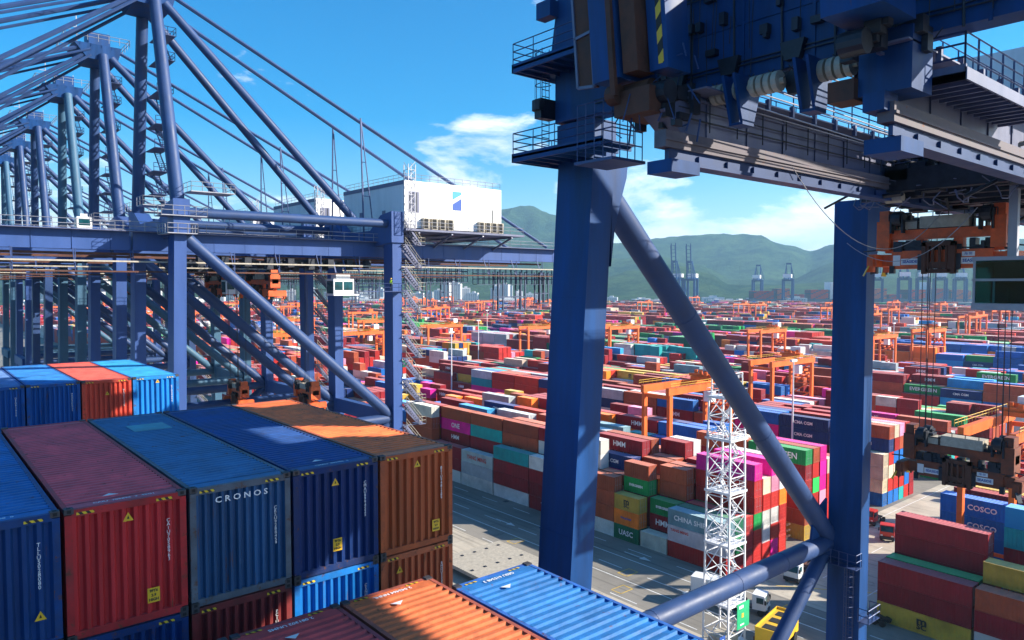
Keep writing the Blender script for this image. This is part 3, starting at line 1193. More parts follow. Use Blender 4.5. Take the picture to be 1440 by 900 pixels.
k = MB().box(0, 1.15, 0, 1.25, 0, 0.006).build('repair_patch', M['hero'], o, (0.75, 8.3, HH - 0.03))
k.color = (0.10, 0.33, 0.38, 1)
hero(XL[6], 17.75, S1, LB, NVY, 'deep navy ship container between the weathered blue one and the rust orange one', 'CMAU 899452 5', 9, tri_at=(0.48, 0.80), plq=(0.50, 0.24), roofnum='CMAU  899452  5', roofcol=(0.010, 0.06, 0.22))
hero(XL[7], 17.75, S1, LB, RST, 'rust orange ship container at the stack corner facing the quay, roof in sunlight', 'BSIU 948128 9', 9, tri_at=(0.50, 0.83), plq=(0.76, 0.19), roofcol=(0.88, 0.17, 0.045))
# tier below
S2 = S1 - HH
CL2 = [((0.006, 0.06, 0.24), 'blue', 'far left one, under the dark blue container'), ((0.006, 0.04, 0.16), 'dark blue', 'second tier, directly under the crimson container'), ((0.20, 0.03, 0.03), 'dark maroon', 'second tier, directly under the weathered blue logo container'),
       ((0.004, 0.16, 0.50), 'bright blue', 'second tier, directly under the deep navy container'), ((0.56, 0.13, 0.05), 'orange', 'second tier, directly under the rust orange corner container')]
NUM2 = ['TCNU 402115 6', 'UETU 504211 9', 'FCIU 823144 0', 'CSNU 611902 4', 'BMOU 500311 7']
for i, (c_, cn, wh) in enumerate(CL2):
    hero(XL[3 + i], 17.75, S2, LB, c_, cn + ' ship container on the ' + wh, NUM2[i], 10, tri_at=(0.25, 0.80) if i == 4 else None)
# bay behind
S3 = 43.45 - HH
hero(XL[6], 45.2, S3, LB, (0.62, 0.07, 0.04), 'vermilion ship container in the bay behind, between two blue ones', 'HLXU 851240 3', 9, detail=1, tri_at=(0.5, 0.7), roofcol=(0.66, 0.10, 0.07))
hero(XL[7], 45.2, S3, LB, (0.008, 0.20, 0.58), 'light blue ship container at the right end of the bay behind', 'CSLU 624457 2', 8, detail=1, tri_at=(0.53, 0.86), roofcol=(0.02, 0.27, 0.50))
hero(XL[5], 45.2, S3, LB, (0.008, 0.09, 0.33), 'blue ship container left of the vermilion one in the bay behind', 'MAGU 530077 5', 10, detail=1, tri_at=(0.5, 0.15), roofcol=(0.02, 0.18, 0.48))
hero(XL[4], 45.2, S3, LB, (0.008, 0.08, 0.30), 'second blue ship container from the vermilion one, pale roof, bay behind', 'GESU 611433 8', 9, detail=1, tri_at=(0.2, 0.7), plq=(0.22, 0.18), roofcol=(0.10, 0.20, 0.42))
hero(XL[3], 45.2, S3, LB, (0.02, 0.14, 0.35), 'blue ship container at the left edge in the bay behind', 'SEGU 420015 1', 9, detail=1)
hero(XL[3] + 1.9, 66.5, 43.9 - HH, LB, (0.17, 0.02, 0.02), 'lone dark maroon ship container two bays behind at the left edge', None, 9, detail=1, roofcol=(0.2, 0.05, 0.05))
for i in range(3, 8):
    hero(XL[i], 45.2, S3 - HH, LB, ((0.2, 0.03, 0.03), (0.01, 0.1, 0.35), (0.3, 0.06, 0.03), (0.01, 0.1, 0.3), (0.3, 0.3, 0.3))[i - 3], ('maroon', 'blue', 'brown', 'dark blue', 'grey')[i - 3] + ' ship container under the top tier of the bay behind', None, 9, detail=0)
    hero(XL[i], 66.5, 43.9 - 2 * HH, LB, ((0.2, 0.03, 0.03), (0.4, 0.4, 0.38), (0.3, 0.06, 0.03), (0.01, 0.1, 0.3), (0.3, 0.02, 0.02))[i - 3], ('maroon', 'grey', 'brown', 'dark blue', 'dark red')[i - 3] + ' ship container two bays behind, under the lone maroon one', None, 9, detail=0)
# lower bay in front
ZB = 41.33 - HH
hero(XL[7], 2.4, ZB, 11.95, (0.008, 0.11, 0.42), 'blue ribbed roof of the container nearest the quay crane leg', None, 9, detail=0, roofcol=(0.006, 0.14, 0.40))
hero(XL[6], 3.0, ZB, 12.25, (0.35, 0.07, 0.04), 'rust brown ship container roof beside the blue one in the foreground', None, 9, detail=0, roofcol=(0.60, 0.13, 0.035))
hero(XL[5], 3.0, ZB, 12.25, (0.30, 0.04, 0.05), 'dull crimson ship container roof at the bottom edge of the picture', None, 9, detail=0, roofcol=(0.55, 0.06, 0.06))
hero(XL[4], 3.0, ZB, 12.25, (0.28, 0.05, 0.04), 'brown ship container roof lowest left of the foreground row', None, 9, detail=0)
for q, yy, s_ in ((7, 14.05, 'GESU 615248 3'), (6, 14.95, '2 042464 NNHL'), (5, 14.95, '2 081302 UNMS')):
    for o in [x for x in COL.objects if x.type == 'EMPTY' and x.get('category') == 'container' and abs(x.location.x - XL[q]) < .01 and x.location.y < 5]:
        lettering(s_, 0.15, (HW * 0.5, yy - o.location.y, HH - 0.02), 'topr', o, M['letter'], bold=0.004)
        k = obj('roof_mark', RTRI, o, (HW * 0.42, yy - 0.5 - o.location.y, HH - 0.024), (0, 0, math.pi))
        for hx in (0.3, HW - 0.75):
            obj('hazard_stripe', HAZ, o, (hx, yy + 0.14 - o.location.y, HH - 0.026), (R(-90), 0, 0))
# ship body
sh = thing('container_ship', 'dark blue ship hull and deck carrying the stacked containers', 'ship', (0, 0, 0))
hb = MB()
prof = [(-24, -7), (12.5, -7), (14.0, 0), (14.0, 21), (13.2, 22), (-26, 22), (-26, 0)]
hb.prism(prof, 'y', -120, 130)
hb.build('hull', M['hull'], sh)
for i, yb in enumerate((2.6, 17.75, 45.2, 66.5)):
    db = MB()
    for j in range(-8, 6):
        db.box(0.1 + 2.52 * (j - 1), 0.1 + 2.52 * (j - 1) + 2.4, yb, yb + 11.7, 22.01, (ZB if i == 0 else (S2 if i == 1 else (S3 - HH if i == 2 else 43.9 - 2 * HH))) - 0.02)
    db.build('lower_stowage', M['hull'], sh)
lb = MB()
for yb in (30.6, 43.6, 58.6, 79.5):
    for x in range(-10, 6):
        lb.box(x * 2.52 - .1, x * 2.52 + .1, yb, yb + .9, 22, 36)
    lb.box(-26, 13, yb, yb + .9, 35.8, 36)
lb.build('lashing_bridge', M['dark'], sh)

# ------------------------------------------------------------------ quay cranes of the row on the left
def crane_row(y0, label, ti=0, full=True):
    t = thing('quay_crane', label, 'crane', (0, y0, 0), 0, 'ship-to-shore cranes lined up along the quay')
    P = lambda n_, mb, m_, par=None, sm=False: mb.build(n_, M[m_], par or t, None, sm)
    for yy in (-10.5, 8.0):
        mb = MB()
        mb.hexa([(24.6, yy, 1.5), (26.2, yy, 1.5), (26.2, yy + 2.5, 1.5), (24.6, yy + 2.5, 1.5), (25.9, yy, 58), (27.3, yy, 58), (27.3, yy + 2.5, 58), (25.9, yy + 2.5, 58)])
        P('leg', mb, 'cranef')
        mb = MB()
        mb.box(55.7, 57.2, yy, yy + 2.5, 1.5, 58)
        P('leg', mb, 'cranef')
    for x in (26.0, 56.4):
        P('sill_beam', MB().box(x - 0.9, x + 0.9, -14, 14, 0.9, 2.6), 'cranef')
        for yy in (-11, 9.5):
            mb = MB()
            for k in range(4):
                mb.tube((x - 0.35, yy - 2 + k * 1.2, 0.45), (x + 0.35, yy - 2 + k * 1.2, 0.45), 0.42, 10)
            P('bogie', mb, 'dark')
    for yy in (-9.4, 9.4):
        P('tie_tube', MB().tube((27, yy, 57.5), (55.8, yy, 57.7), 0.62, 12), 'tube', sm=True)
        P('diagonal_brace', MB().tube((27.3, yy, 54.6), (55.6, yy, 29.6), 0.78, 12), 'tube', sm=True)
        P('tie_tube', MB().tube((25.5, yy, 29.0), (55.8, yy, 29.0), 0.75, 12), 'tube', sm=True)
        P('diagonal_brace', MB().tube((55.6, yy, 28.4), (26.5, yy, 5.0), 0.7, 12), 'tube', sm=True)
    mb = MB()
    prof = [(-10.8, 54.9), (-10.8, 59.0), (-7.6, 58.6), (-4.5, 56.9), (4.5, 56.9), (7.6, 58.6), (10.8, 59.0), (10.8, 54.9), (6, 54.5), (-6, 54.5)]
    mb.prism(prof, 'x', 25.7, 27.6)
    P('upper_cross_beam', mb, 'cranef')
    mb = MB()
    mb.prism([(y, z + (0.4 if z > 58 else 0)) for y, z in prof], 'x', 55.4, 57.4)
    P('upper_cross_beam', mb, 'cranef')
    for x in (25.3, 56.4):
        P('lower_cross_beam', MB().box(x - 0.6, x + 0.6, -8, 8, 27.8, 30.0), 'cranef')
    # twin girders
    for s_ in (-1, 1):
        y = 5.2 * s_
        P('boom_girder', MB().box(-46, 22.0, y - 0.6, y + 0.6, 52.9, 55.3), 'cranef')
        P('fixed_girder', MB().box(22.4, 93, y - 0.65, y + 0.65, 52.9, 55.3), 'cranef')
        mb = MB()
        for x in range(-44, 93, 4):
            mb.box(x - 0.05, x + 0.05, y + s_ * 0.6, y + s_ * 0.68, 52.95, 55.25)
        P('girder_stiffeners', mb, 'cranef')
        mb = MB()
        mb.box(-46, 93, y + s_ * 0.65, y + s_ * 1.75, 55.1, 55.18)
        P('walkway', mb, 'girder')
        mb = MB()
        railing(mb, [(-46, y + s_ * 1.7, 55.2), (93, y + s_ * 1.7, 55.2)], 1.1, 2.4, 0.04)
        P('walkway_railing', mb, 'railc')
    for z, m_ in ((51.4, 'beige'), (50.2, 'rust')):
        P('cable_tray', MB().box(-46, 92, -7.6, -7.3, z, z + 0.18), m_)
    mb = MB().box(28, 55, -4.2, 4.2, 51.9, 52.1)
    for x in range(29, 55, 3):
        mb.box(x, x + 0.25, -5.4, 5.4, 51.5, 51.9)
        mb.box(x + 1, x + 1.9, -5.6, -4.6, 50.9 + (x % 2) * .3, 52.4)
    P('service_platform', mb, 'dark')
    P('trolley_rail', MB().box(-46, 90, -4.9, -4.5, 52.3, 52.6).box(-46, 90, 4.5, 4.9, 52.3, 52.6), 'rust')
    mb = MB()
    for x in range(-44, 92, 6):
        mb.beam((x, -7.4, 50.2), (x, -5.9, 53), 0.1)
        mb.beam((x, -7.4, 50.2), (x, -7.4, 52.9), 0.1)
    P('tray_hangers', mb, 'rail')
    # hanging maintenance cages below the backreach
    mb = MB()
    for (xa, xb, z) in ((60, 72, 49.2), (74, 92, 48.9)):
        for y in (-6.8, -5.6):
            railing(mb, [(xa, y, z), (xb, y, z)], 2.6, 1.2, 0.08, (0.33, 0.66))
        mb.box(xa, xb, -6.8, -5.6, z - 0.08, z)
    for (xa, xb, za, zb_) in ((78.5, 84.5, 44.4, 49), (88, 90, 45.5, 49)):
        for x in (xa, xa + 1, xb - 1, xb):
            mb.beam((x, -6.8, za), (x, -6.8, zb_ + 2), 0.2)
            mb.beam((x, -5.4, za), (x, -5.4, zb_ + 2), 0.2)
        for z in (za, (za + zb_) / 2):
            mb.beam((xa, -6.8, z), (xb, -6.8, z), 0.18)
            mb.beam((xa, -5.4, z), (xb, -5.4, z), 0.18)
        mb.box(xa, xb, -6.8, -5.4, za - .1, za)
    P('hanging_maintenance_cage', mb, 'hull')
    # mast
    for s_ in (-1, 1):
        P('mast_leg', MB().tube((26.6, 9.4 * s_, 58.6), (26.2, 3.0 * s_ , 84.5), 0.82, 14, 0.72), 'tube', sm=True)
        P('backstay', MB().tube((27.3, 3.1 * s_, 84.2), (52.5, 5.3 * s_, 58.2), 0.56, 10), 'tube', sm=True)
        P('thin_stay', MB().tube((28.3, 2.5 * s_, 85.6), (91, 5.2 * s_, 55.6), 0.27, 6), 'tube', sm=True)
        mb = MB()
        mb.tube((54, 5.2 * s_, 55.3), (54, 4.5 * s_, 73.5), 0.13, 5)
        mb.tube((55.8, 5.2 * s_, 55.3), (54.1, 4.5 * s_, 73.0), 0.09, 5)
        mb.tube((54, 5, 62) if s_ > 0 else (54, -5, 62), (55.2, 5.0 * s_, 62), 0.06, 4)
        mb.tube((54, 5 * s_, 67), (54.7, 4.8 * s_, 67), 0.06, 4)
        P('stay_support_post', mb, 'rail')
        for j, (xe, r_, zs) in enumerate(((-44, 0.30, 86.0), (-43, 0.18, 85.2), (-14, 0.30, 85.0), (-12, 0.22, 84.3))):
            P('forestay', MB().tube((24.5, 2.6 * s_ + (0.5 if j % 2 else 0) * s_, zs), (xe, 5.0 * s_, 55.8), r_, 6), 'tube', sm=True)
    mb = MB()
    mb.hexa([(24.0, -3.0, 83.8), (28.2, -3.0, 83.6), (28.2, 3.0, 83.6), (24.0, 3.0, 83.8), (22.2, -3.2, 86.0), (28.8, -3.2, 86.0), (28.8, 3.2, 86.0), (22.2, 3.2, 86.0)])
    mb.box(24.5, 27.5, -1.8, 1.8, 86.2, 88.2)
    P('mast_head', mb, 'crane')
    mb = MB()
    railing(mb, [(21, -4, 86.2), (29.8, -4, 86.2), (29.8, 4, 86.2), (21, 4, 86.2), (21, -4, 86.2)], 1.1, 1.5, 0.05)
    mb.beam((23, -1, 86), (23, -1, 90.5), 0.12)
    mb.beam((22, 0, 89), (24.2, 0, 89), 0.1)
    mb.beam((28, 2, 86), (28, 2, 89.4), 0.1)
    P('mast_head_railing', mb, 'railc')
    # mast platforms and stairs between the two mast legs
    mb = MB()
    lv = [61, 64, 67, 70, 74, 78, 81]
    for i, z in enumerate(lv):
        hy = 9.0 - (z - 58) * 0.24
        mb.box(27.2, 29.2, hy - 4.5, hy + 0.4, z, z + 0.08)
        railing(mb, [(29.2, hy - 4.5, z), (29.2, hy + 0.4, z)], 1.1, 1.3, 0.045)
        railing(mb, [(27.2, hy - 4.5, z), (29.2, hy - 4.5, z)], 1.1, 1.3, 0.045)
        if i < len(lv) - 1:
            for dx in (0, 0.7):
                mb.beam((28.2 + dx, hy - 4.2, z), (28.2 + dx, hy - 1.0, lv[i + 1]), 0.08, 0.25)
            for k in range(9):
                f = k / 9
                mb.box(28.2, 28.9, hy - 4.2 + 3.2 * f, hy - 4.0 + 3.2 * f, z + (lv[i + 1] - z) * f, z + (lv[i + 1] - z) * f + 0.05)
    P('mast_stairs', mb, 'rail')
    mb = MB()
    for (xa, ya, za) in ((24.2, -11.4, 57.0), (24.4, -2.5, 58.9), (27.6, -11.4, 60.0)):
        mb.box(xa, xa + 5.2, ya, ya + 3, za - 0.1, za)
        railing(mb, [(xa, ya + 3, za), (xa, ya, za), (xa + 5.2, ya, za), (xa + 5.2, ya + 3, za)], 1.1, 1.2, 0.04)
    P('leg_platform', mb, 'railc')
    oh = P('operator_hut', MB().box(23.0, 25.2, 3, 5.2, 57.4, 59.8).box(23.6, 24.6, 3.4, 4.4, 59.8, 60.3), 'white')
    P('hut_window', MB().box(23.3, 24.9, 2.96, 3.0, 58.4, 59.5).box(22.96, 23.0, 3.3, 4.9, 58.4, 59.5), 'glass', oh)
    hut = oh
    # platforms at the lower leg head
    mb = MB()
    mb.box(24.8, 28.2, -11.6, -7.4, 54.8, 54.9)
    railing(mb, [(24.8, -7.4, 54.9), (24.8, -11.6, 54.9), (28.2, -11.6, 54.9), (28.2, -7.4, 54.9)], 1.1, 1.0, 0.05)
    P('leg_head_platform', mb, 'railc')
    # machinery house
    mh = MB()
    mh.box(58.4, 77.0, -9.4, 9.6, 57.3, 64.3)
    h = P('machinery_house', mh, 'white')
    mb = MB()
    mb.box(57.6, 80.5, -11.2, 11.2, 56.7, 57.0)
    for x in (60, 66, 72, 78):
        mb.beam((x, -11, 56.5), (x, -5.6, 54.6), 0.25)
        mb.beam((x, -11, 56.5), (x, 11, 56.5), 0.3)
    P('house_deck', mb, 'girder')
    mb = MB()
    railing(mb, [(57.6, -11.1, 57), (80.4, -11.1, 57)], 1.1, 1.4, 0.04)
    railing(mb, [(57.7, 11, 57), (57.7, -11, 57)], 1.1, 1.4, 0.04)
    railing(mb, [(58.5, -9.2, 64.3), (76.9, -9.2, 64.3)], 1.0, 1.6, 0.035)
    railing(mb, [(58.6, 9.3, 64.3), (58.6, -9.2, 64.3)], 1.0, 1.6, 0.035)
    P('house_railing', mb, 'railc')
    mb = MB()
    mb.box(58.33, 58.4, -9.4, 9.6, 63.7, 64.3)
    mb.box(58.38, 58.4, 3, 4.2, 58.4, 60.4)
    mb.box(58.36, 58.4, -4, -3, 58.0, 60.2)
    P('eaves_trim', mb, 'girder', h)
    mb = MB()
    for k in range(1, 10):
        mb.box(58.4 + k * 1.86, 58.44 + k * 1.86, -9.425, -9.4, 57.4, 64.2)
    mb.box(58.4, 77.0, -9.43, -9.4, 63.95, 64.02)
    P('cladding_joint', mb, 'railc', h)
    mb = MB()
    mb.box(59.2, 61.0, -9.46, -9.4, 59.6, 62.7)
    P('house_door', mb, 'girder', h)
    mb = MB()
    for x in (59.3, 59.9, 60.5):
        mb.box(x, x + 0.12, -9.52, -9.46, 59.7, 62.6)
    P('door_panels', mb, 'dark', h)
    for x in (61.4, 62.9, 64.4, 65.9, 72.0, 73.3, 74.6, 75.9):
        a = P('air_conditioner', MB().box(x, x + 1.05, -10.1, -9.41, 57.15, 58.8), 'beige', h)
        mb = MB()
        mb.box(x + 0.1, x + 0.8, -10.12, -10.1, 57.25, 58.7)
        for k in range(5):
            mb.box(x + 0.08, x + 0.82, -10.16, -10.12, 57.3 + k * 0.28, 57.4 + k * 0.28)
        P('grille', mb, 'black', a)
    # emblem: tilted two-part mark
    mb = MB().prism([(67.2, 62.0), (68.9, 62.9), (68.9, 63.3), (67.2, 63.3)], 'y', -9.43, -9.4)
    P('emblem', mb, 'logoblue', h)
    mb = MB().prism([(67.2, 60.4), (68.9, 60.4), (68.9, 62.3), (67.2, 61.3)], 'y', -9.43, -9.4)
    P('emblem', mb, 'letterb', h)
    P('vent_slot', MB().box(75.1, 75.3, -9.43, -9.4, 58.7, 60.9), 'dark', h)
    # lattice lift tower and stairs on the landside leg
    mb = MB()
    mbr = MB()
    z = 58.0
    side = 1
    while z > 8:
        z2 = z - 3.35
        xa, xb = (57.6, 60.4) if side > 0 else (57.9, 60.2)
        for yy in (-10.9, -10.15):
            mb.beam((xa, yy, z), (xb, yy, z2), 0.09, 0.28)
        for k in range(10):
            f = k / 10
            mb.box(xa + (xb - xa) * f, xa + (xb - xa) * f + 0.26, -10.9, -10.15, z + (z2 - z) * f - 0.04, z + (z2 - z) * f)
        mb.box(57.2, 58.0, -11.0, -9.0, z - 0.06, z)
        mb.box(59.8, 61.0, -11.0, -9.0, z2 - 0.06, z2)
        mb.beam((60.4, -9.6, z2), (57.3, -9.3, z), 0.09, 0.25)
        for yy in (-10.95,):
            for (pa, pb) in (((xa, yy, z), (xb, yy, z2)),):
                pa, pb = Vector(pa), Vector(pb)
                for hh in (0.55, 1.1):
                    mbr.tube(pa + Vector((0, 0, hh)), pb + Vector((0, 0, hh)), 0.04, 4)
                for k in range(4):
                    q = pa.lerp(pb, k / 3)
                    mbr.tube(q, q + Vector((0, 0, 1.1)), 0.035, 4)
        railing(mbr, [(59.8, -11, z2), (61.0, -11, z2), (61.0, -9.0, z2)], 1.1, 1.0, 0.035)
        mb.beam((57.2, -10.2, z2), (60.8, -10.2, z2 - 0.1), 0.12)
        z = z2
    P('leg_stairs', mb, 'girder')
    P('stair_railing', mbr, 'beige')
    mb = MB()
    for x in (57.4, 58.6):
        for y in (-12.2, -11.0):
            mb.beam((x, y, 57), (x, y, 66.2), 0.1)
    z = 57
    while z < 66:
        for (a, b_) in (((57.4, -12.2), (58.6, -12.2)), ((57.4, -12.2), (57.4, -11)), ((58.6, -12.2), (58.6, -11))):
            mb.beam((*a, z), (*b_, z), 0.06)
            mb.beam((*a, z), (*b_, z + 1.2), 0.06)
        z += 1.2
    P('lift_lattice', mb, 'railc')
    # trolley, cab
    tx = 46 + ti
    mb = MB()
    mb.box(tx - 3.5, tx + 4, -4.4, -3.6, 51.3, 52.2).box(tx - 3.5, tx + 4, 3.6, 4.4, 51.3, 52.2)
    for x in (tx - 3.4, tx, tx + 3.4):
        mb.box(x, x + 0.5, -4.4, 4.4, 51.2, 52.0)
    rr_ = random.Random(ti)
    for k in range(18):
        x, y = tx + rr_.uniform(-3, 3), rr_.uniform(-3.5, 3.5)
        mb.box(x, x + rr_.uniform(.4, 1.2), y, y + rr_.uniform(.4, 1.2), 50.6 + rr_.uniform(0, .6), 52.4)
    P('trolley', mb, 'dark')
    cb = P('operator_cab', MB().box(tx + 2.0, tx + 5.2, -7.2, -4.9, 47.2, 49.6).box(tx + 2.6, tx + 4.8, -6.8, -5.2, 49.6, 50.4).box(tx + 5.2, tx + 8.4, -7.2, -5.2, 47.2, 47.4), 'white')
    mb = MB()
    mb.box(tx + 2.2, tx + 3.4, -7.24, -7.2, 48.0, 49.2).box(tx + 3.6, tx + 5.0, -7.24, -7.2, 48.0, 49.2).box(tx + 1.95, tx + 2.0, -7.0, -5.1, 47.5, 49.3)
    P('cab_window', mb, 'glass', cb)
    mb = MB()
    mb.beam((tx + 3, -6, 50.2), (tx + 3, -5, 52.4), 0.2).beam((tx + 4.6, -6, 50.2), (tx + 4.6, -5, 52.4), 0.2)
    railing(mb, [(tx + 5.2, -7.1, 47.4), (tx + 8.4, -7.1, 47.4)], 1.1, 0.8, 0.035)
    P('cab_hanger', mb, 'rail', cb)
    return t


def spreader(x, y, z, top, label, group=None, L=12.2):
    """orange telescopic spreader with headblock; long axis along y, z = underside of the main beam"""
    t = thing('container_spreader', label, 'spreader', (x, y, z), 0, group)
    P = lambda n_, mb, m_, par=None: mb.build(n_, M[m_], par or t)
    h = L / 2
    P('main_beam', MB().box(-0.5, 0.5, -h + 1.0, h - 1.0, 0.1, 1.25), 'spread')
    P('telescopic_arm', MB().box(-0.35, 0.35, h - 1.0, h - 0.3, 0.3, 1.05), 'spread')
    P('telescopic_arm', MB().box(-0.35, 0.35, -h + 0.3, -h + 1.0, 0.3, 1.05), 'spread')
    for s_ in (-1, 1):
        mb = MB().box(-1.25, 1.25, s_ * h - 0.35, s_ * h + 0.15, 0.25, 1.05)
        for q in (-1.2, 1.2):
            mb.box(q - 0.18, q + 0.18, s_ * h - 0.2, s_ * h + 0.2, -0.1, 0.9)
        e = P('end_beam', mb, 'spread')
        for q in (-1.35, 1.35):
            P('corner_guide', MB().beam((q, s_ * (h + 0.1), 0.3), (q * 1.12, s_ * (h + 0.35), -0.35), 0.35, 0.06), 'yellow' if s_ > 0 else 'dark', e)
            P('twist_lock', MB().tube((q * 0.85, s_ * h, -0.25), (q * 0.85, s_ * h, 0.1), 0.07, 6), 'dark', e)
    mb = MB()
    rr_ = random.Random(int(x * 7 + z))
    for k in range(34):
        yy = rr_.uniform(-h + 0.3, h - 0.6)
        a = rr_.uniform(0.2, 0.6)
        mb.box(-0.55 + rr_.uniform(0, .4), 0.1 + rr_.uniform(0, .4), yy, yy + a, 1.2, 1.45 + rr_.uniform(0, .5))
    for yy in (-h - .1, -h + .9, -1.0, -.2, .7, h - 1.2, h - .1):
        mb.box(-0.6, -0.3, yy, yy + 0.3, -0.2, 0.3)
    for yy in (-1.2, 0.9):
        mb.box(-0.65, -0.5, yy, yy + 0.35, 0.0, 1.0)
    mb.path([(-.4, -5, 1.3), (-.5, -3.4, 1.5), (-.3, -1.5, 1.35), (-.4, 1.5, 1.5), (-.3, 4.8, 1.3)], 0.05, 5)
    P('hydraulic_gear', mb, 'dark')
    mb = MB().box(-0.75, 0.75, -0.9, 0.9, 0.1, 0.5)
    for yy in (-0.85, 0.55):
        mb.box(-0.8, -0.55, yy, yy + 0.3, -0.1, 1.5)
    for yy in (-0.95, 0.7):
        mb.box(-0.85, -0.5, yy, yy + 0.25, -0.25, 1.75)
    mb.box(-0.85, -0.5, -0.95, 0.95, 1.5, 1.75).box(-0.8, -0.5, -0.95, 0.95, -0.2, 0.05)
    for k in range(3):
        mb.tube((-0.7, -0.45 + k * .4, -0.1), (-0.7, -0.45 + k * .4, 1.5), 0.09, 6)
    P('centre_bracket', mb, 'rust')
    # headblock
    mb = MB().box(-0.45, 0.45, -h + 0.3, h - 0.2, 2.0, 2.6)
    for yy in (-h + .5, -1.2, 1.0, h - 1.0):
        mb.box(-0.3, 0.3, yy, yy + 0.5, 1.15, 2.25)
    for yy in (-h + .3, h - .9):
        mb.box(-0.7, 0.7, yy, yy + 0.8, 1.3, 3.2)
        mb.box(-0.55, 0.55, yy + 0.1, yy + 0.7, 3.2, 3.9)
    hb_ = P('headblock', mb, 'spread')
    mb = MB()
    for yy in (-h + 1.3, h - 1.4):
        for q in (-0.6, 0.6):
            mb.tube((q, yy - 0.25, 3.35), (q, yy + 0.25, 3.35), 0.48, 14)
            mb.box(q - 0.3, q + 0.3, yy - 0.4, yy - 0.3, 2.4, 3.6)
            mb.box(q - 0.3, q + 0.3, yy + 0.3, yy + 0.4, 2.4, 3.6)
    P('rope_sheave', mb, 'dark', hb_)
    mb = MB().box(-0.6, 0.6, -1.6, 1.2, 2.65, 3.4).box(-0.5, 0.5, 1.4, 2.2, 2.65, 3.2)
    P('electric_box', mb, 'beige', hb_)
    mb = MB()
    for k in range(20):
        yy = rr_.uniform(-h + .4, h - .8)
        mb.box(rr_.uniform(-.5, 0), rr_.uniform(.1, .5), yy, yy + rr_.uniform(.15, .6), 2.6, 2.75 + rr_.uniform(0, .7))
    railing(mb, [(-0.55, -h + .8, 2.65), (-0.55, h - .8, 2.65)], 1.0, 0.9, 0.03)
    P('headblock_gear', mb, 'dark', hb_)
    mb = MB()
    for yy in (-h + 1.1, -h + 1.5, h - 1.6, h - 1.2):
        for q in (-0.6, 0.6):
            mb.tube((q, yy, 3.4), (q * 1.3, yy, top - z), 0.03, 4, cap=False)
    P('hoist_rope', mb, 'dark', hb_)
    return t


cr0 = crane_row(103.6, 'blue quay crane nearest in the row, white machinery house with two-tone emblem', 0)
CR = [cr0]
for yc, lab, dx in ((133.2, 'second blue quay crane in the row, behind the one with the emblem facing us', -5), (163.5, 'third blue quay crane in the row counting from the nearest', 2), (200.5, 'fourth blue quay crane in the row counting from the nearest', -12), (231, 'fifth blue quay crane in the row counting from the nearest', 6), (262, 'farthest blue quay crane at the left end of the row', -4)):
    c = copy_tree(cr0)
    c.location = (0, yc, 0)
    c['label'] = lab
    for ch in c.children:
        if ch.name.startswith('trolley') and not ch.name.startswith('trolley_rail') or ch.name.startswith('operator_cab'):
            ch.location.x += dx
    if len(CR) != 1:
        for ch in [q for q in c.children if q.name.startswith('operator_hut')]:
            for g3 in list(ch.children):
                bpy.data.objects.remove(g3)
            bpy.data.objects.remove(ch)
    if len(CR) >= 2:
        dbs = [q for q in c.children if q.name.startswith('diagonal_brace') and min(v.co.z for v in q.data.vertices) < 15]
        for q in dbs:
            bpy.data.objects.remove(q)
    if len(CR) in (2, 3, 5):
        for ch in c.children:
            if ch.name.split('.')[0] in ('leg', 'mast_leg', 'lower_cross_beam', 'tie_tube', 'diagonal_brace', 'upper_cross_beam'):
                ch.material_slots[0].link = 'OBJECT'
                ch.material_slots[0].material = M['teal' if len(CR) != 3 else 'tube']
    CR.append(c)
for ch in [q for q in cr0.children if q.name.startswith('operator_hut')]:
    for g3 in list(ch.children):
        bpy.data.objects.remove(g3)
    bpy.data.objects.remove(ch)
spreader(40.5, 103.6, 46.9, 51.2, 'dirty orange spreader hoisted under the trolley of the nearest row crane', 'spreaders under the row cranes', 10)
spreader(44.0, 133.2, 46.9, 51.2, 'orange spreader hoisted under the second row crane', 'spreaders under the row cranes', 10)
spreader(45.2, 99.5, 31.2, 51.2, 'orange spreader hanging low beside the diagonal brace, right one of two', 'spreaders lowered on ropes', 6.4)
spreader(43.0, 121.0, 29.2, 51.2, 'orange spreader hanging low on ropes, left one of two above the brown roof', 'spreaders lowered on ropes', 6.4)
spreader(38.0, 163.5, 46.9, 51.2, 'orange spreader hoisted under the third row crane', 'spreaders under the row cranes', 10)

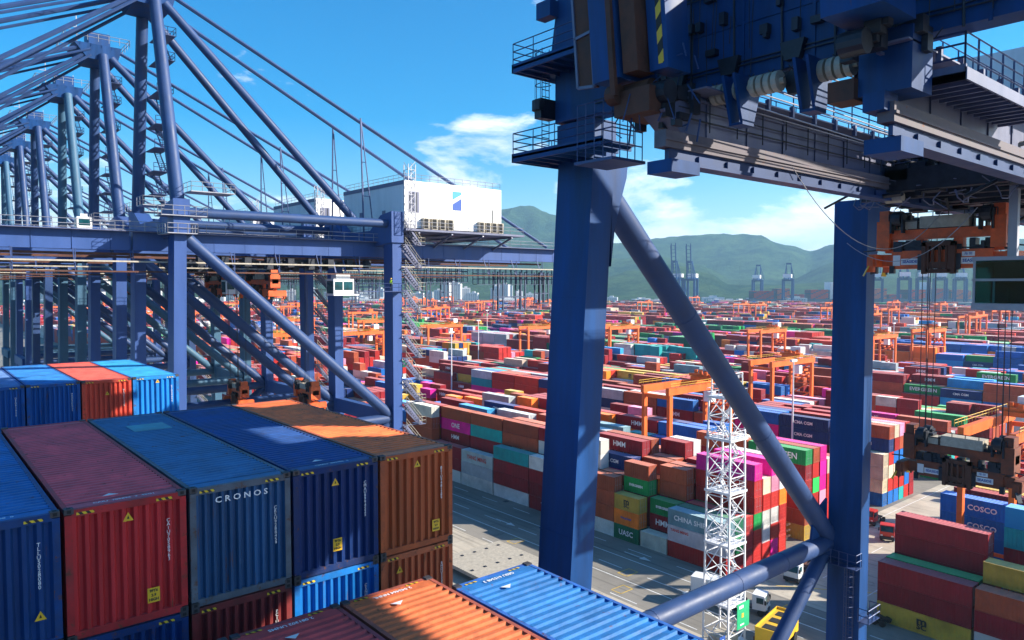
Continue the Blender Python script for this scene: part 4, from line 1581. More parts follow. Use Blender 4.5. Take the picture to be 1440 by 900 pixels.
# ------------------------------------------------------------------ the near crane (ours), seen from beside its boom
na_ = thing('quay_crane', 'huge deep blue quay crane in the foreground with raised boom and two tall legs', 'crane', (0, 0, 0), 0, 'ship-to-shore cranes lined up along the quay')
NP = lambda n_, mb, m_, par=None, sm=False: mb.build(n_, M[m_], par or na_, None, sm)
for (ya, yb) in ((25.5, 28.0), (3.4, 5.9)):
    mb = MB()
    mb.hexa([(22.95, ya, 1.5), (24.5, ya, 1.5), (24.5, yb - .3, 1.5), (22.95, yb - .3, 1.5), (26.75, ya, 55.0), (28.3, ya, 55.0), (28.3, yb, 55.0), (26.75, yb, 55.0)])
    lg = NP('leg', mb, 'crane')
    mb = MB()
    for k in range(9):
        z = 6 + k * 6
        x = 22.95 + 3.8 * (z - 1.5) / 53.5
        mb.box(x - 0.012, x + 0.3, ya + 0.0 - 0.012, yb - 0.05, z, z + 0.05)
    NP('weld_seam', mb, 'crane', lg)
    mb = MB()
    mb.box(56.8, 58.2, ya, yb + 0.1, 1.5, 55.2)
    NP('leg', mb, 'crane')
    # flared heads
    mb = MB()
    mb.prism([(28.3, 55.0), (28.25, 49.6), (28.5, 51.4), (28.9, 52.8), (29.4, 54.2), (29.5, 55.0)], 'y', ya + 0.15, yb - 0.15)
    NP('leg_head_gusset', mb, 'crane')
    mb = MB()
    mb.prism([(58.2, 55.2), (58.2, 49.0), (59.0, 51.4), (60.3, 53.6), (61.4, 55.2)], 'y', ya + 0.15, yb - 0.15)
    NP('leg_head_gusset', mb, 'crane')
for x in (24.4, 57.5):
    NP('sill_beam', MB().box(x - 1, x + 1, 1, 30.5, 0.9, 3.0), 'crane')
    for y in (3.5, 26.5):
        mb = MB()
        for k in range(4):
            mb.tube((x - 0.35, y - 1.8 + k * 1.2, 0.45), (x + 0.35, y - 1.8 + k * 1.2, 0.45), 0.42, 10)
        NP('bogie', mb, 'dark')
for y in (28.3, 3.0):
    NP('diagonal_brace', MB().tube((30.2, y, 54.2), (57.2, y, 28.4), 0.75, 20), 'tube', sm=True)
    NP('tie_tube', MB().tube((25.6, y, 28.0), (57.2, y, 28.0), 0.70, 20), 'tube', sm=True)
    NP('diagonal_brace', MB().tube((57.0, y, 27.6), (25.5, y, 3.0), 0.55, 20), 'tube', sm=True)
    for (xc, zc, xd, zd, r_) in ((38, 46.75, 38.08, 46.67, .77), (47, 38.15, 47.08, 38.07, .77), (35, 28, 35.1, 28, .72), (44, 28, 44.1, 28, .72), (50, 28, 50.1, 28, .72)):
        NP('weld_collar', MB().tube((xc, y, zc), (xd, y, zd), r_, 20), 'tube')
    mb = MB()
    mb.prism([(56.8, 27.0), (56.8, 31.6), (55.9, 31.2), (54.6, 29.9), (54.3, 28.3), (55.4, 27.2)], 'y', y - 0.09, y + 0.09)
    NP('node_gusset', mb, 'crane')
mb = MB()
ladder(mb, 56.75, 26.2, 3, 26.8, -1, True, 0, 0.035, 0.5)
mb.box(55.9, 56.8, 25.4, 28.1, 26.7, 26.76)
railing(mb, [(56.8, 28.1, 26.8), (55.9, 28.1, 26.8), (55.9, 25.4, 26.8), (56.8, 25.4, 26.8)], 1.1, 0.7, 0.03)
NP('leg_ladder', mb, 'rail')
mb = MB()
for z in (22.5, 18.5):
    mb.box(56.6, 58.6, 24.7, 25.5, z, z + 0.06)
    railing(mb, [(56.6, 25.5, z), (56.6, 24.7, z), (58.6, 24.7, z), (58.6, 25.5, z)], 1.1, 0.7, 0.035)
NP('leg_stage', mb, 'rail')
# big beam along the waterside legs
mb = MB()
mb.box(26.6, 27.7, 3.0, 28.1, 57.0, 61.6)
ub = NP('portal_beam', mb, 'crane')
mb = MB().box(26.7, 28.3, 25.4, 28.05, 55.0, 56.9)
NP('leg_head', mb, 'crane')
mb = MB()
mb.box(26.55, 26.6, 6, 25.2, 59.15, 59.25)
for y in (8.2, 11.0, 14.0, 17, 20, 23):
    mb.box(26.54, 26.6, y, y + 0.12, 56.9, 61.5)
NP('plate_seam', mb, 'crane', ub)
for y in (12.2, 14.8, 17.6, 20.2):
    mb = MB()
    mb.prism([(y - .7, 56.9), (y + .7, 56.9), (y + .35, 56.0), (y - .35, 56.0)], 'x', 26.7, 27.0)
    mb.prism([(y - .5, 57.9), (y + .5, 57.9), (y + .3, 57.2), (y - .3, 57.2)], 'x', 26.3, 26.6)
    NP('sheave_bracket', mb, 'dark', ub)
for y0_ in (12.4, 15.2, 17.0, 19.2):
    mb = MB()
    for k in range(4):
        mb.tube((26.25, y0_ + k * 0.32, 56.45), (26.25, y0_ + 0.22 + k * 0.32, 56.45), 0.40, 14)
    mb.tube((26.25, y0_ - 0.15, 56.45), (26.25, y0_ + 1.4, 56.45), 0.12, 8)
    NP('rope_sheave', mb, 'beige', ub)
for y in (13.6, 16.6, 11.2):
    mb = MB()
    mb.hexa([(25.9, y, 55.1), (26.7, y, 55.1), (26.7, y + .12, 55.1), (25.9, y + .12, 55.1), (25.3, y, 56.9), (27.3, y, 56.9), (27.3, y + .12, 56.9), (25.3, y + .12, 56.9)])
    mb.hexa([(25.9, y + .5, 55.1), (26.7, y + .5, 55.1), (26.7, y + .62, 55.1), (25.9, y + .62, 55.1), (25.3, y + .5, 56.9), (27.3, y + .5, 56.9), (27.3, y + .62, 56.9), (25.3, y + .62, 56.9)])
    mb.box(25.9, 26.7, y, y + .62, 55.0, 55.1)
    NP('hanging_bracket', mb, 'crane', ub)
mb = MB()
rr = random.Random(4)
for k in range(26):
    y = rr.uniform(7.5, 21.5)
    z = rr.choice([57.5, 58.4, 59.6, 60.2]) + rr.uniform(-.3, .3)
    mb.box(26.3, 26.6, y, y + rr.uniform(.15, .5), z, z + rr.uniform(.15, .5))
for k in range(7):
    y = 9 + k * 2.1
    mb.tube((26.5, y, 56.9), (26.5, y + 0.1, 61.4), 0.05, 5)
NP('beam_fittings', mb, 'dark', ub)
mb = MB()
rr = random.Random(5)
for z in (57.5, 57.65, 60.7, 60.85, 61.0):
    mb.tube((26.5, 5, z), (26.5, 25.2, z), 0.035, 5)
for k in range(26):
    y = rr.uniform(8, 22)
    mb.tube((26.48, y, rr.uniform(56.9, 58.5)), (26.48, y + rr.uniform(-.1, .1), rr.uniform(59.5, 61.4)), 0.02, 4)
for k in range(14):
    y = 9.5 + k * 0.85
    pp = [Vector((26.2, y + q * .22, 56.95 - rr.uniform(.3, .5) * math.sin(q / 5 * math.pi))) for q in range(6)]
    mb.path(pp, 0.025, 4)
NP('conduits', mb, 'dark', ub)
mb = MB()
railing(mb, [(26.7, 7.0, 61.6), (26.7, 24.0, 61.6)], 1.1, 1.4, 0.03, (0.5,))
NP('beam_top_railing', mb, 'rail', ub)
mb = MB()
for k in range(30):
    x, y, z = rr.uniform(22.2, 24.8), rr.uniform(17.6, 20.8), rr.uniform(54.8, 58.2)
    mb.tube((x, y, z), (x + rr.uniform(-.3, .3), y + rr.uniform(-.8, .8), z + rr.uniform(-1.2, 1.2)), rr.uniform(.02, .05), 5)
NP('hinge_pipes', mb, 'tube')
mb = MB()
for x in range(26, 60, 2):
    mb.tube((x, 18.2, 54.9), (x, 18.2, 56.3), 0.03, 4)
    pp = [Vector((x + q * .4, 18.0, 54.2 - .28 * math.sin(q / 5 * math.pi))) for q in range(6)]
    mb.path(pp, 0.03, 4)
mb.tube((24, 18.25, 55.3), (90, 18.25, 55.3), 0.04, 5).tube((24, 18.25, 55.7), (90, 18.25, 55.7), 0.03, 5)
NP('girder_conduits', mb, 'dark')
# unseen blocks added outside the other waterside leg to shade the container fronts
mb = MB().box(24.6, 27.0, -6.0, 3.3, 54.6, 62.5).box(24.3, 27.2, -6.2, 3.3, 54.4, 54.6)
NP('unseen_shade_box', mb, 'crane')
mb = MB().box(25.6, 29.4, 3.3, 4.4, 50.5, 56.9)  # leg head bulked out beyond the view, added for the same shade
NP('leg_head', mb, 'crane')
# platforms and ladders beside the first leg
for z in (55.2, 59.7):
    mb = MB()
    mb.box(24.4, 26.7, 22.8, 29.0, z - 0.12, z)
    mb.box(24.4, 24.5, 22.8, 29.0, z - 0.32, z + 0.12)
    mb.box(24.4, 28.5, 28.9, 29.0, z - 0.32, z + 0.12)
    mb.box(26.7, 28.5, 28.1, 29.0, z - 0.12, z)
    for k in range(8):
        mb.box(24.5, 26.7, 23 + k * 0.8, 23.1 + k * 0.8, z - 0.3, z - 0.12)
    NP('leg_platform', mb, 'crane')
mb = MB()
for z in (55.2, 59.7):
    railing(mb, [(28.5, 28.95, z), (24.45, 28.95, z), (24.45, 22.8, z), (26.6, 22.8, z)], 1.15, 1.5, 0.03, (0.33, 0.66))
NP('platform_railing', mb, 'rail')
mb = MB()
ladder(mb, 26.1, 28.3, 55.2, 60.8, 0, True, 1, 0.03, 0.5)
NP('caged_ladder', mb, 'rail')
mb = MB().box(25.6, 26.6, 28.1, 28.6, 57.2, 58.2).tube((25.7, 28.4, 57.6), (25.7, 28.4, 58.1), 0.35, 10)
NP('floodlight', mb, 'dark')
mb = MB()
mb.hexa([(25.4, 25.4, 59.8), (27.6, 25.4, 59.8), (27.6, 27.2, 59.8), (25.4, 27.2, 59.8), (25.6, 24.6, 68), (27.0, 24.6, 68), (27.0, 26.0, 68), (25.6, 26.0, 68)])
mb.box(24.9, 25.5, 26.7, 27.7, 61.8, 62.6)
NP('mast_leg', mb, 'crane')
mb = MB().box(25.0, 25.06, 24.2, 24.9, 61.9, 64.5)
NP('white_panel', mb, 'white')
# framed cabinet hanging under the boom foot
fr = MB()
for (a, b_) in (((22.6, 21.5, 56.9), (22.6, 21.9, 61.6)), ((22.6, 22.45, 57.0), (22.6, 22.85, 61.2)), ((22.6, 21.5, 56.9), (22.6, 22.45, 57.0)), ((22.6, 21.9, 61.6), (22.6, 22.85, 61.2)), ((22.6, 21.68, 59.2), (22.6, 22.64, 59.1))):
    fr.beam(a, b_, 0.12)
f_ = NP('cabinet_frame', fr, 'girder')
mb = MB()
mb.hexa([(22.62, 21.5, 56.9), (22.9, 21.5, 56.9), (22.9, 22.45, 57.0), (22.62, 22.45, 57.0), (22.62, 21.9, 61.5), (22.9, 21.9, 61.5), (22.9, 22.85, 61.2), (22.62, 22.85, 61.2)])
NP('cabinet_panel', mb, 'rust', f_)
# raised boom: two upright box girders with cross ties
for (ya, yb) in ((18.2, 21.3), (9.7, 11.6)):
    mb = MB()
    a, b_ = ya, yb
    mb.hexa([(22.3, a + 1.7 if a > 12 else a, 56.9), (24.6, a + 1.7 if a > 12 else a, 56.9), (24.6, b_, 56.9), (22.3, b_, 56.9), (16.3, a + 1.7 if a > 12 else a, 112), (18.6, a + 1.7 if a > 12 else a, 112), (18.6, b_, 112), (16.3, b_, 112)])
    bm = NP('raised_boom_girder', mb, 'crane')
    if a > 12:
        mb = MB()
        mb.hexa([(22.4, 19.0, 57.0), (23.4, 19.0, 57.0), (23.4, 19.75, 57.0), (22.4, 19.75, 57.0), (21.6, 19.0, 64), (22.6, 19.0, 64), (22.6, 19.75, 64), (21.6, 19.75, 64)])
        mb.hexa([(22.2, 20.0, 56.2), (22.4, 20.0, 56.2), (22.4, 20.25, 56.2), (22.2, 20.25, 56.2), (21.4, 20.0, 64), (21.6, 20.0, 64), (21.6, 20.25, 64), (21.4, 20.25, 64)])
        NP('boom_trolley_rail', mb, 'rust', bm)
        mb = MB()
        mb.hexa([(23.0, 18.0, 57.0), (24.4, 18.0, 57.0), (24.4, 18.9, 57.0), (23.0, 18.9, 57.0), (22.2, 18.0, 64), (23.6, 18.0, 64), (23.6, 18.9, 64), (22.2, 18.9, 64)])
        NP('boom_side_plate', mb, 'crane', bm)
        mb = MB()
        mb.hexa([(22.96, 18.2, 57.2), (23.0, 18.2, 57.2), (23.0, 18.45, 57.2), (22.96, 18.45, 57.2), (22.16, 18.2, 64), (22.2, 18.2, 64), (22.2, 18.45, 64), (22.16, 18.45, 64)])
        NP('safety_band', mb, 'hazardbig', bm)
mb = MB()
for k in range(8):
    z = 66 + k * 6
    x = 23.4 - (z - 57) * 0.109
    mb.box(x - 0.6, x + 0.6, 11.6, 19.9, z, z + 0.9)
NP('boom_cross_tie', mb, 'crane')
mb = MB().tube((22.6, 20.1, 56.3), (22.6, 20.6, 56.3), 0.4, 12).tube((23.3, 19, 56.5), (23.3, 20.9, 56.5), 0.35, 12).box(22.6, 24.6, 18.6, 20.4, 55.4, 56.4)
NP('boom_hinge', mb, 'rust')
# fixed girders
for (ya, yb, far) in ((18.4, 19.5, True), (10.9, 12.0, False)):
    mb = MB()
    x0 = 23.2 if far else 25.4
    mb.prism([(x0 + 1.2, 54.7), (x0, 55.5), (x0 + 1.8, 56.4), (96, 56.4), (96, 54.7)], 'y', ya, yb)
    gd = NP('fixed_girder', mb, 'girder')
    mb = MB()
    for x in range(26, 95, 3):
        mb.box(x, x + 0.07, ya - 0.06, ya, 54.75, 56.35)
    mb.box(24.6, 96, ya - 0.14, ya, 56.1, 56.18)
    NP('girder_stiffeners', mb, 'girder', gd)
    mb = MB()
    mb.box(x0 - .4, 96, ya - 0.45, ya + 0.1, 53.95, 54.6)
    mb.box(x0 - .4, 96, ya - 0.52, ya - 0.45, 54.2, 54.3)
    NP('rusty_lower_rail', mb, 'rustgird', gd)
    mb = MB()
    mb.box(x0, 96, ya - 0.5, ya + 0.25, 53.35, 53.5)
    mb.box(x0, 96, ya - 0.3, ya - 0.1, 53.5, 53.95)
    for x in range(25, 95, 2):
        mb.box(x, x + 0.9, ya - 0.42, ya - 0.3, 53.5, 53.8)
    NP('lower_flange', mb, 'tube', gd)
    mb = MB()
    mb.box(x0 - .2, x0 + 1.6, ya - 0.6, ya + 0.6, 53.0, 53.5)
    NP('girder_end_block', mb, 'crane', gd)
    mb = MB()
    mb.box(24.6, 96, ya - 1.0, ya, 56.36, 56.42)
    for x in range(27, 95, 2):
        mb.box(x, x + 0.16, ya - 1.08, ya - 0.9, 56.1, 56.6)
    NP('walkway', mb, 'girder', gd)
    mb = MB()
    if far:
        railing(mb, [(27.5, ya - 0.95, 56.4), (95, ya - 0.95, 56.4)], 1.15, 1.9, 0.035, (0.33, 0.66))
        railing(mb, [(27.5, yb - 0.1, 56.4), (95, yb - 0.1, 56.4)], 1.15, 1.9, 0.03, (0.5,))
    NP('walkway_railing', mb, 'rail', gd)
# small access cage at the girder end
mb = MB()
for z in (53.9,):
    railing(mb, [(22.7, 22.6, z), (22.7, 20.6, z), (24.6, 20.6, z)], 2.4, 0.5, 0.03, (0.25, 0.5, 0.75))
    mb.box(22.6, 24.7, 20.5, 22.7, z - .12, z)
NP('access_cage', mb, 'rail')
mb = MB()
rr = random.Random(9)
for k in range(14):
    x, y = rr.uniform(22.8, 24.8), rr.uniform(17.8, 20.6)
    z = rr.uniform(54.6, 56.9)
    mb.box(x, x + rr.uniform(.2, .7), y, y + rr.uniform(.2, .6), z, z + rr.uniform(.2, .8))
mb.tube((23.4, 18.2, 56.2), (23.4, 20.4, 56.2), 0.45, 12)
NP('hinge_gear', mb, 'dark')
# ropes running from the sheaves back to the trolley
mb = MB()
for k, y in enumerate((12.6, 13.2, 15.4, 16.0, 17.2, 17.8)):
    mb.tube((26.2, y, 56.1), (60, y - (0.6 if k % 2 else -0.3), 55.6), 0.03, 5)
NP('hoist_rope', mb, 'railc')
# hanging assembly under the near boom girder
mb = MB().box(24.9, 26.5, 9.9, 11.6, 54.9, 56.9).box(24.6, 25.6, 10.6, 11.3, 54.3, 54.9)
NP('boom_hinge_housing', mb, 'crane')
mb = MB().box(24.6, 25.6, 11.6, 12.5, 54.8, 55.5)
NP('boom_hinge_housing', mb, 'rust')
mb = MB()
rr = random.Random(12)
for k in range(30):
    x, y, z = rr.uniform(23.6, 26.4), rr.uniform(9.6, 11.6), rr.uniform(55.6, 58.8)
    s_ = rr.uniform(.12, .5)
    mb.box(x, x + s_, y, y + s_ * 1.2, z, z + s_ * 1.3)
mb.tube((23.4, 9.9, 57.6), (23.4, 10.4, 57.6), 0.4, 14)
mb.tube((23.3, 10.6, 56.2), (23.3, 11.4, 56.2), 0.4, 14)
mb.path([(23.0, 9.3, 61), (23.0, 9.25, 58.2), (23.0, 9.15, 57.5), (23.0, 8.95, 57.3), (23.0, 8.8, 57.7), (23.0, 8.7, 61)], 0.09, 6)
NP('hinge_gear', mb, 'dark')
# side platform with railings, in front of the near girder
mb = MB()
mb.box(26.8, 36.5, 9.0, 10.8, 55.5, 55.56)
mb.box(26.8, 26.9, 9.0, 10.8, 55.3, 55.8)
for k in range(14):
    mb.box(26.8 + k * 0.7, 26.92 + k * 0.7, 9.0, 10.8, 55.3, 55.5)
mb.box(26.8, 36.5, 8.96, 9.04, 55.3, 55.7)
NP('side_platform', mb, 'girder')
mb = MB()
railing(mb, [(26.85, 10.8, 55.6), (26.85, 9.05, 55.6), (36.5, 9.05, 55.6)], 1.25, 1.2, 0.035, (0.35, 0.7))
railing(mb, [(27.0, 10.9, 56.4), (44, 10.9, 56.4)], 1.25, 1.6, 0.03, (0.5,))
NP('side_platform_railing', mb, 'rail')
# machinery house on top, behind
hs = NP('machinery_house', MB().box(58.4, 76, 5.6, 24.5, 57.4, 64.6), 'white')
mb = MB()
mb.box(58.0, 78, 4.6, 25.6, 56.9, 57.3)
for x in (44, 52, 60, 68, 76):
    mb.box(x, x + 0.5, 7.5, 21, 56.4, 57.0)
NP('house_deck', mb, 'girder')
mb = MB()
for s_ in (6.4, 21.0):
    mb.tube((27.5, s_ + (1.5 if s_ < 10 else -1.5), 84), (57, s_, 60), 0.55, 12)
    mb.tube((27.4, s_, 61.5), (27.4, 14 + (s_ - 14) * .35, 86), 0.75, 12)
NP('backstay', mb, 'tube')
mb = MB().beam((28, 10.5, 61.8), (60, 9.5, 61.0), 0.9, 0.9).beam((38.0, 10.2, 61.4), (36.0, 9.4, 57.0), 0.4, 0.6)
NP('upper_bracing', mb, 'girder')
# trolley with dense machinery between the girders
mb = MB()
for (ya, yb) in ((17.0, 18.2), (10.0, 11.0)):
    mb.box(42.5, 57, ya, yb, 54.4, 55.2)
for x in (42.5, 45, 49, 53, 56.4):
    mb.box(x, x + 0.7, 10, 18.2, 53.8, 55.0)
for x in (44.5, 50, 56):
    mb.box(x, x + 0.5, 7.5, 20.5, 53.6, 54.1)
tr = NP('trolley_frame', mb, 'dark')
mb = MB()
rr = random.Random(21)
for k in range(230):
    x, y, z = rr.uniform(42.5, 57), rr.uniform(8.5, 20.5), rr.uniform(53.5, 56.2)
    a, b_, c_ = rr.uniform(.2, 1.3), rr.uniform(.2, 1.3), rr.uniform(.2, .9)
    mb.box(x, x + a, y, y + b_, z, z + c_)
for k in range(50):
    x, y, z = rr.uniform(40.5, 56), rr.uniform(8.5, 20.5), rr.uniform(53.4, 56.0)
    mb.tube((x, y, z), (x + rr.uniform(-2, 2), y + rr.uniform(-2, 2), z + rr.uniform(-1, 1)), rr.uniform(.04, .12), 5)
for k in range(10):
    y = 9.5 + k * 1.15
    mb.tube((44, y, 55.2), (44, y + 0.5, 55.2), 0.5, 12)
    mb.tube((52, y, 54.6), (52, y + 0.5, 54.6), 0.55, 12)
NP('trolley_machinery', mb, 'dark', tr)
mb = MB()
railing(mb, [(43.6, 20, 53.7), (43.6, 8.5, 53.7)], 1.2, 1.2, 0.03, (.33, .66))
railing(mb, [(42.6, 17.5, 55.4), (42.6, 12.5, 55.4)], 1.2, 1.2, 0.03, (.5,))
NP('trolley_railing', mb, 'rail', tr)
mb = MB()
rr = random.Random(77)
for k in range(40):
    x, y, z = rr.uniform(41.8, 44), rr.uniform(8.5, 20.5), rr.uniform(52.9, 56.2)
    mb.tube((x, y, z), (x + rr.uniform(-.6, .6), y + rr.uniform(-1.3, 1.3), z + rr.uniform(-.7, .7)), rr.uniform(.015, .04), 4)
for k in range(7):
    y = rr.uniform(9, 20)
    pp = [Vector((42.4 + rr.uniform(-.4, .4), y + q * .18, 53.6 - .7 * math.sin(q / 5 * math.pi))) for q in range(6)]
    mb.path(pp, 0.03, 4)
NP('trolley_pipes', mb, 'girder', tr)
mb = MB().tube((43.0, 17.4, 53.5), (43.0, 18.3, 53.5), 0.28, 10)
NP('rope_drum', mb, 'beige', tr)
# cab below
cb = NP('operator_cab', MB().box(43.0, 46.2, 9.8, 13.9, 47.35, 47.7).box(43.0, 46.2, 9.8, 13.9, 49.9, 50.1).box(43.0, 46.2, 9.8, 13.9, 48.85, 48.97).beam((43.1, 13.8, 47.5), (43.1, 13.8, 50), 0.12).beam((43.1, 12.9, 47.5), (43.1, 12.9, 48.9), 0.09).beam((43.1, 11.3, 47.5), (43.1, 11.3, 50), 0.09).beam((43.1, 9.9, 47.5), (43.1, 9.9, 50), 0.12).beam((44.5, 12.5, 50), (44.5, 12.5, 54), 0.4).beam((45.5, 11, 50), (45.5, 11, 54), 0.3), 'railc')
NP('cab_back_wall', MB().box(45.9, 46.2, 9.8, 13.9, 47.7, 49.9), 'dark', cb)
NP('cab_window', MB().box(43.05, 43.08, 9.9, 13.8, 48.98, 49.89), 'clear', cb)
NP('cab_window', MB().box(43.05, 43.08, 9.9, 13.8, 47.72, 48.84), 'clear', cb)
NP('cab_window', MB().box(43.1, 45.9, 13.78, 13.81, 47.72, 49.89), 'clear', cb)
NP('operator_seat', MB().box(44.3, 44.9, 11.4, 12.1, 47.7, 48.3).box(44.8, 44.95, 11.4, 12.1, 48.3, 49.2).box(43.8, 44.2, 10.6, 11.0, 47.7, 48.5).box(43.8, 44.2, 12.5, 12.9, 47.7, 48.5), 'dark', cb)
# hanging power cable
pts = []
for k in range(25):
    f = k / 24
    a, b_ = Vector((31.5, 18.0, 54.7)), Vector((47.5, 17.0, 53.0))
    p = a.lerp(b_, f)
    p.z -= 5.2 * (1 - (2 * f - 1) ** 2) * 0.62
    pts.append(p)
NP('festoon_cable', MB().path(pts, 0.022, 6), 'railc')
pts = []
for k in range(17):
    f = k / 16
    p = Vector((44.5, 21.2, 51.2)).lerp(Vector((44.5, 14.2, 52.8)), f)
    p.z -= 1.9 * (1 - (2 * f - 1) ** 2)
    pts.append(p)
NP('festoon_cable', MB().path(pts, 0.022, 6), 'railc')

s1 = spreader(50.6, 18.0, 49.6, 53.5, 'orange spreader with seaside plates hanging close under the near trolley', None, 7.8)
s2 = spreader(60.4, 19.9, 34.0, 53.5, 'greasy orange spreader lowered on long ropes at the right edge', None, 7.8)
for ch in list(s2.children) + [g3 for c3 in s2.children for g3 in c3.children]:
    if ch.data and ch.data.materials and ch.data.materials[0] == M['spread']:
        ch.material_slots[0].link = 'OBJECT'
        ch.material_slots[0].material = M['spreadg']
for sp in (s1, s2):
    for (yy, s_) in ((1.75, 'SEASIDE'), (-1.75, 'SEASIDE')):
        p = MB().box(-0.53, -0.51, yy - 0.55, yy + 0.55, 0.35, 0.75).build('sign_plate', M['white'], sp)
        lettering(s_, 0.25, (-0.545, yy, 0.55), '-x', p, M['letterb'], bold=0.008)
    p = MB().box(-0.53, -0.51, -1.95, -1.25, 0.82, 1.1).build('sign_plate', M['white'], sp)
    lettering('海 侧', 0.2, (-0.545, -1.6, 0.96), '-x', p, M['letterb'])
    MB().box(-0.53, -0.51, 2.35, 2.8, 0.3, 0.98).build('notice_plate', M['white'], sp)

# ------------------------------------------------------------------ rubber-tyred yard gantries
RH = 26.4


def rtg_meshes():
    d = []
    for y in (0, 7.0):
        for x in (0, 23.0):
            d.append(('leg', MB().box(x - 0.55, x + 0.55, y - 0.4, y + 0.4, 1.9, RH - 1.6).mesh('leg', M['orange'])))
        d.append(('top_girder', MB().box(-0.9, 24.2, y - 0.45, y + 0.45, RH - 1.6, RH).mesh('top_girder', M['orange'])))
        mb = MB()
        railing(mb, [(-0.9, y + (-0.9 if y == 0 else 0.9), RH), (24.2, y + (-0.9 if y == 0 else 0.9), RH)], 1.0, 1.6, 0.05)
        d.append(('walkway_railing', mb.mesh('walkway_railing', M['yellow'])))
    for x in (0, 23.0):
        d.append(('sill_beam', MB().box(x - 0.5, x + 0.5, -2.2, 9.2, 1.2, 2.0).mesh('sill_beam', M['orange'])))
        d.append(('cross_tie', MB().box(x - 0.3, x + 0.3, 0.4, 6.6, RH - 2.6, RH - 1.8).box(x - 0.2, x + 0.2, 0.4, 6.6, 7, 7.5).mesh('cross_tie', M['orange'])))
        for y in (-1.6, 0.4, 6.6, 8.6):
            d.append(('wheel', MB().tube((x - 0.3, y, 0.75), (x + 0.3, y, 0.75), 0.75, 12).mesh('wheel', M['black'])))
    mb = MB().box(15.5, 19.5, 1.0, 6.0, RH + 0.1, RH + 0.9).box(16, 18, 0.2, 6.8, RH + 0.9, RH + 1.5)
    for k in range(8):
        mb.box(15.6 + k * 0.5, 15.9 + k * 0.5, 1.5 + (k * 1.7) % 4, 2.3 + (k * 1.7) % 4, RH + 0.9, RH + 2.0 + (k % 3) * 0.2)
    d.append(('trolley', mb.mesh('trolley', M['orange'])))
    d.append(('trolley_housing', MB().box(18.6, 21.4, 1.4, 4.8, RH + 0.9, RH + 3.2).mesh('trolley_housing', M['white'])))
    d.append(('operator_cab', MB().box(15.0, 16.8, -0.2, 1.9, RH - 4.6, RH - 2.2).mesh('operator_cab', M['white'])))
    mb = MB()
    z = 3
    while z < RH - 3:
        mb.beam((23.6, 6.0, z), (23.6, 1.2, z + 3), 0.1, 0.4)
        mb.beam((23.6, 1.2, z + 3), (23.6, 6.0, z + 3), 0.1, 0.3)
        z += 3
    for k in range(12):
        mb.box(22.2, 24.6, 0.5 + k * 0.5, 0.8 + k * 0.5, RH - 7.5 + (k % 4), RH - 6.9 + (k % 4))
    d.append(('access_stairs', mb.mesh('access_stairs', M['orange'])))
    return d


RM = rtg_meshes()
joined = MB()


def rtg(x, y, label, detail=True):
    if detail:
        t = thing('yard_gantry', label, 'gantry crane', (x, y, 0), 0, 'orange gantry cranes over the container blocks')
        for n_, me in RM:
            obj(n_, me, t)
    else:
        t = obj('yard_gantry', RFAR, None, (x, y, 0))
        tag(t, label, 'gantry crane', 'orange gantry cranes over the container blocks')
    return t


mb = MB()
for y in (0, 7.0):
    for x in (0, 23.0):
        mb.box(x - 0.6, x + 0.6, y - 0.5, y + 0.5, 0, RH - 1.6)
    mb.box(-0.9, 24.2, y - 0.5, y + 0.5, RH - 1.6, RH)
for x in (0, 23.0):
    mb.box(x - 0.5, x + 0.5, -2, 9, 0.5, 2.0).box(x - 0.3, x + 0.3, 0.4, 6.6, RH - 2.6, RH - 1.8)
mb.box(16, 20, 0.5, 6, RH, RH + 2.4)
RFAR = mb.mesh('yard_gantry', M['orange'])
RX = lambda k: 128.6 + 33.7 * k
RT = [(0, 99.4, 'orange yard gantry just left of the white mast, nearest beyond the road'), (0, 35.2, 'orange yard gantry standing over the blue containers at the right edge'),
      (5, 270, 'orange yard gantry right of the big crane leg, white box on top'), (5, 292, 'orange yard gantry close behind another, right of the big crane leg'), (3, 346, 'orange yard gantry spanning left of the hatched stair tower'), (4, 299, 'orange yard gantry just left of the big crane leg'),
      (6, 200, 'orange yard gantry seen between diagonal brace and second leg, upper one'), (2, 114.6, 'orange yard gantry seen between diagonal brace and second leg, lower one'), (1, 319, 'orange yard gantry right of the narrow row-crane leg'),
      (8, 148, 'orange yard gantry over the chequered far block at right'), (6, 145, 'orange yard gantry partly hidden by the right crane leg'), (3, 420, 'orange yard gantry behind the stair tower'), (0, 330, 'orange yard gantry seen low behind the diagonal tube'), (2, 470, 'orange yard gantry seen between the row-crane legs')]
for k, y, lab in RT:
    rtg(RX(k), y, lab)
rr = random.Random(8)
FARLAB = 'small distant orange yard gantry among the far container blocks'
for i in range(56):
    a = R(40.1 + rr.uniform(-33, 34))
    d = rr.uniform(620, 1550)
    x, y = d * math.sin(a), d * math.cos(a)
    k = round((x - 128.6) / 33.7)
    if k < 0:
        continue
    rtg(RX(k), y, FARLAB, False)

# ------------------------------------------------------------------ white lattice mast on the apron
lt = thing('lighting_mast', 'tall white lattice mast with platforms and a green board near its foot', 'mast', (84.0, 55.6, 0), 0)
B0, B1 = 3.9, 3.3
HM_ = 34.0


def sq(z):
    h = (B0 + (B1 - B0) * z / HM_) / 2
    return [(-h, -h, z), (h, -h, z), (h, h, z), (-h, h, z)]


